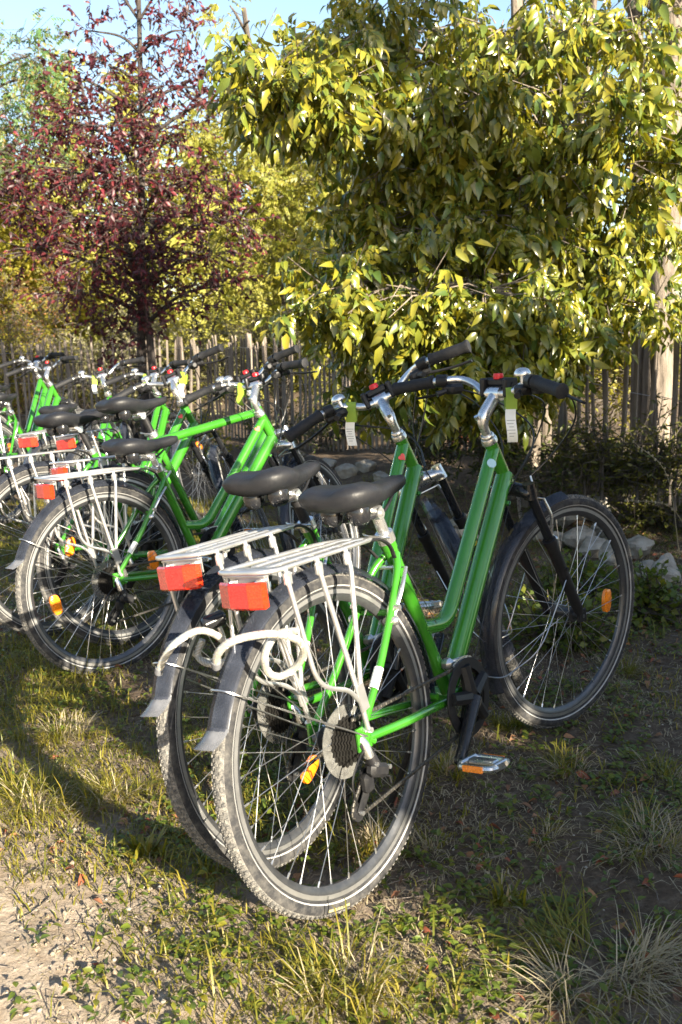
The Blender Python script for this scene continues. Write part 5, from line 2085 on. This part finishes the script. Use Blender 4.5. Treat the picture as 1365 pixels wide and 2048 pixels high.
for a_, b_, c_, d_, l_ in [
        (1128, 1040, 50, 34, 'pale limestone rock at the top left of the rubble seen through the nearest front wheel'),
        (1172, 1034, 64, 36, 'flat limestone rock topmost in the rubble inside the nearest front wheel'),
        (1215, 1056, 44, 34, 'limestone rock at the right of the rubble inside the nearest front wheel'),
        (1150, 1072, 58, 36, 'broad limestone rock in the middle of the rubble inside the nearest front wheel'),
        (1190, 1090, 50, 34, 'low limestone rock at the front of the rubble inside the nearest front wheel'),
        (1115, 1078, 30, 26, 'small limestone rock at the left end of the rubble inside the nearest front wheel'),
        (1228, 1100, 40, 44, 'limestone rock touching the right rim of the nearest front wheel'),
        (1085, 1062, 34, 26, 'small rock beside the nearest fork leg')]:
    rock(a_, b_, c_ * 1.4, d_ * 1.45, 300 + a_, l_)
rock(1268, 1092, 84, 52, 320, 'rounded limestone rock just right of the nearest front wheel')
rock(1335, 1140, 76, 84, 321, 'upright grey limestone block at the right edge')
rock(1290, 1140, 60, 44, 322, 'brownish rock between the round rock and the upright block')
rock(1192, 1148, 34, 22, 323, 'small pale stone lying alone inside the nearest front wheel')
for a_, b_, c_, d_, l_ in [
        (655, 925, 50, 28, 'leftmost pale stone in the line behind the second bicycle saddle'),
        (694, 938, 60, 30, 'broad stone in the line behind the second bicycle saddle'),
        (735, 930, 44, 26, 'stone below the hanging white tag of the second bicycle'),
        (765, 944, 40, 24, 'small stone left of the second bicycle head tube'),
        (925, 962, 52, 32, 'stone between the two nearest frames, upper one'),
        (905, 986, 44, 26, 'stone between the two nearest frames, lower one'),
        (955, 985, 30, 22, 'small stone against the nearest down tube')]:
    rock(a_, b_, c_, d_, 300 + a_, l_)


# ------------------------------------------------------------------ low plants in front of the fence
def low_plant(px, py, wpx, hpx, leafm, label, seed, ll=.045, n=26, name='bushy_plant', rat=.42):
    c = gp(px, py)
    dep = c.y
    w_ = wpx / CAM_F * dep / 2
    h_ = hpx / CAM_F * dep
    rs = random.Random(seed)
    cl = []
    for i in range(5):
        cl.append(((c.x + rs.uniform(-.6, .6) * w_, dep + rs.uniform(-.5, .5) * w_, c.z + h_ * rs.uniform(.25, .7)), (w_ * .5, w_ * .5, h_ * .3), n, .14))
    make_tree(name, label, 'plant', tuple(c), [(c.x, dep, c.z - .03), (c.x, dep, c.z + h_ * .3), (c.x + .02, dep, c.z + h_ * .7)], .010, .004, cl, leafm, seed, M['bark_dark'],
              group='low plants in front of the fence', detail=1, per=7, llen=ll, rat=rat, droop=0, limb_r=.005, crown_name='foliage', tdown=-.4)


low_plant(1180, 975, 200, 70, M['leaf_under'], 'dark leafy plant behind the nearest front wheel', 401, n=11)
low_plant(1260, 985, 180, 80, M['leaf_under'], 'dark leafy plant in front of the palings at the right', 402, n=11)
low_plant(1340, 1000, 160, 100, M['leaf_under'], 'dark leafy plant at the right edge in front of the fence', 403, n=11)
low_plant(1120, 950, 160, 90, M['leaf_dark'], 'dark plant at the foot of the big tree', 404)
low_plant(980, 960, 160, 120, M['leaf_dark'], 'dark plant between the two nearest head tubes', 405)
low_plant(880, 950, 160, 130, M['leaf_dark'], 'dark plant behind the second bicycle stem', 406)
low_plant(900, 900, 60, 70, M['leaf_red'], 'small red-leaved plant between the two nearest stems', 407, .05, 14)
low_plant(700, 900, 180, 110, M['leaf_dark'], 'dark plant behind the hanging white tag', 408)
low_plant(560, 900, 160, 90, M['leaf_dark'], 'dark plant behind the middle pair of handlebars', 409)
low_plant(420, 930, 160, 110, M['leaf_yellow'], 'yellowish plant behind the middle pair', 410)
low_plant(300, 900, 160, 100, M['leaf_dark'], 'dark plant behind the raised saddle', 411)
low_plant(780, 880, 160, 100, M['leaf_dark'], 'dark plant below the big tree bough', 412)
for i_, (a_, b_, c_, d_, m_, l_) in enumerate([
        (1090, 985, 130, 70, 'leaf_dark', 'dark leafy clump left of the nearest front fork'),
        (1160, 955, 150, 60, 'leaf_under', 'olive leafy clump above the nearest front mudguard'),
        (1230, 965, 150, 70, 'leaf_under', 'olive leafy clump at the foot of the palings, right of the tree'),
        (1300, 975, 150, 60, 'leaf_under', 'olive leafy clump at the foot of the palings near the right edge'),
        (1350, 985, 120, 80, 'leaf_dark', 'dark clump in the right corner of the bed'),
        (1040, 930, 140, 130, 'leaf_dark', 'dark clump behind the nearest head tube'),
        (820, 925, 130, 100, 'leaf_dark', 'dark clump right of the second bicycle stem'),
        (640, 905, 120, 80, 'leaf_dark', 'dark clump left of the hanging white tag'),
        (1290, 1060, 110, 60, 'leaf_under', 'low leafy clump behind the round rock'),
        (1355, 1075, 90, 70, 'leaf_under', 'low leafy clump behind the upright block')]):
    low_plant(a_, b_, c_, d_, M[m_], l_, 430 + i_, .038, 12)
low_plant(1150, 1200, 160, 50, M['weed'], 'low clump of round weeds seen through the nearest front wheel', 413, .035, 30, rat=.7)
low_plant(1130, 1290, 200, 60, M['weed'], 'low weeds spreading below the nearest front hub', 414, .035, 30, rat=.7)
low_plant(1320, 1230, 130, 60, M['weed'], 'low weeds below the upright block at the right edge', 415, .035, 26, rat=.7)

# dry stalks leaning in from the right edge
for i_, (a_, b_, c_, d_, lab) in enumerate([(1360, 1110, 1270, 885, 'dry stalk with seed head leaning left at the right edge'), (1390, 1080, 1300, 930, 'pale curved dry stalk at the right edge'), (1400, 1120, 1255, 1000, 'low dry stalk crossing towards the front wheel')]):
    g_ = gp(a_, b_)
    t_ = unproj(c_, d_, g_.y - .1)
    b = MB()
    mid = g_.lerp(t_, .55) + V(.06, 0, .10)
    pts = spline([g_, mid, t_], 8)
    b.tube([p - g_ for p in pts], [.003, .0012], 5)
    for k in range(9):
        q = pts[-1 - k] - g_ if k < len(pts) else pts[0] - g_
        b.ball(q + V(random.uniform(-.008, .008), 0, random.uniform(-.006, .006)), .006, 6, 4, sc=(1, 1, 1.4))
    o = inst('dry_stalk', b.mesh('dry_stalk', M['straw'], 40))
    o.location = g_
    setp(o, lab, 'stalk', 'dry stalks')

# crumbly clods of soil
x, y, rs = scatter(26000, 1.28, 4.2, 61)
keep = rs.random(len(x)) < np.clip(.30 + .9 * vnoise(x, y, 3.1, 65.0), .05, 1)
x, y = x[keep], y[keep]
n = len(x)
z = gz_arr(zip(x, y))
sz = rs.gamma(2.0, .0013, n) + .0012
octa = np.array([[1, 0, 0], [-1, 0, 0], [0, 1, 0], [0, -1, 0], [0, 0, 1], [0, 0, -1]], float)
v = octa[None] * sz[:, None, None] * rs.uniform(.6, 1.4, (n, 6, 1)) * np.array([1, 1, .7])
a = rs.uniform(0, 6.28, n)
ca, sa = np.cos(a)[:, None], np.sin(a)[:, None]
v = np.stack([v[..., 0] * ca - v[..., 1] * sa, v[..., 0] * sa + v[..., 1] * ca, v[..., 2]], -1) + rs.normal(0, .25, (n, 6, 3)) * sz[:, None, None]
v += np.stack([x, y, z + sz * .2], 1)[:, None]
bi = np.arange(n)[:, None] * 6
f = np.concatenate([bi + np.array([t]) for t in ((0, 2, 4), (2, 1, 4), (1, 3, 4), (3, 0, 4), (2, 0, 5), (1, 2, 5), (3, 1, 5), (0, 3, 5))])
o = inst('soil_crumbs', raw_mesh('soil_crumbs', v.reshape(-1, 3), [f], M['soil']))
setp(o, 'crumbly clods of dry soil', 'soil', None, 'stuff')

# slender leafy stems standing up from the bed in front of the palings
for i_, (a_, b_, h_, l_) in enumerate([
        (1170, 985, 150, 'slender leafy stem in front of the palings above the nearest mudguard tip'),
        (1205, 990, 190, 'tallest slender leafy stem right of the nearest mudguard'),
        (1238, 985, 130, 'short slender leafy stem left of the dry stalk'),
        (1275, 995, 170, 'slender leafy stem among the dry stalks'),
        (1318, 1000, 200, 'slender leafy stem before the rough trunk'),
        (1350, 1010, 150, 'slender leafy stem at the very right edge'),
        (1130, 975, 120, 'slender leafy stem at the foot of the big tree')]):
    low_plant(a_, b_, 44, h_, M['leaf_under'], l_, 470 + i_, .040, 9, name='leafy_stem', rat=.3)
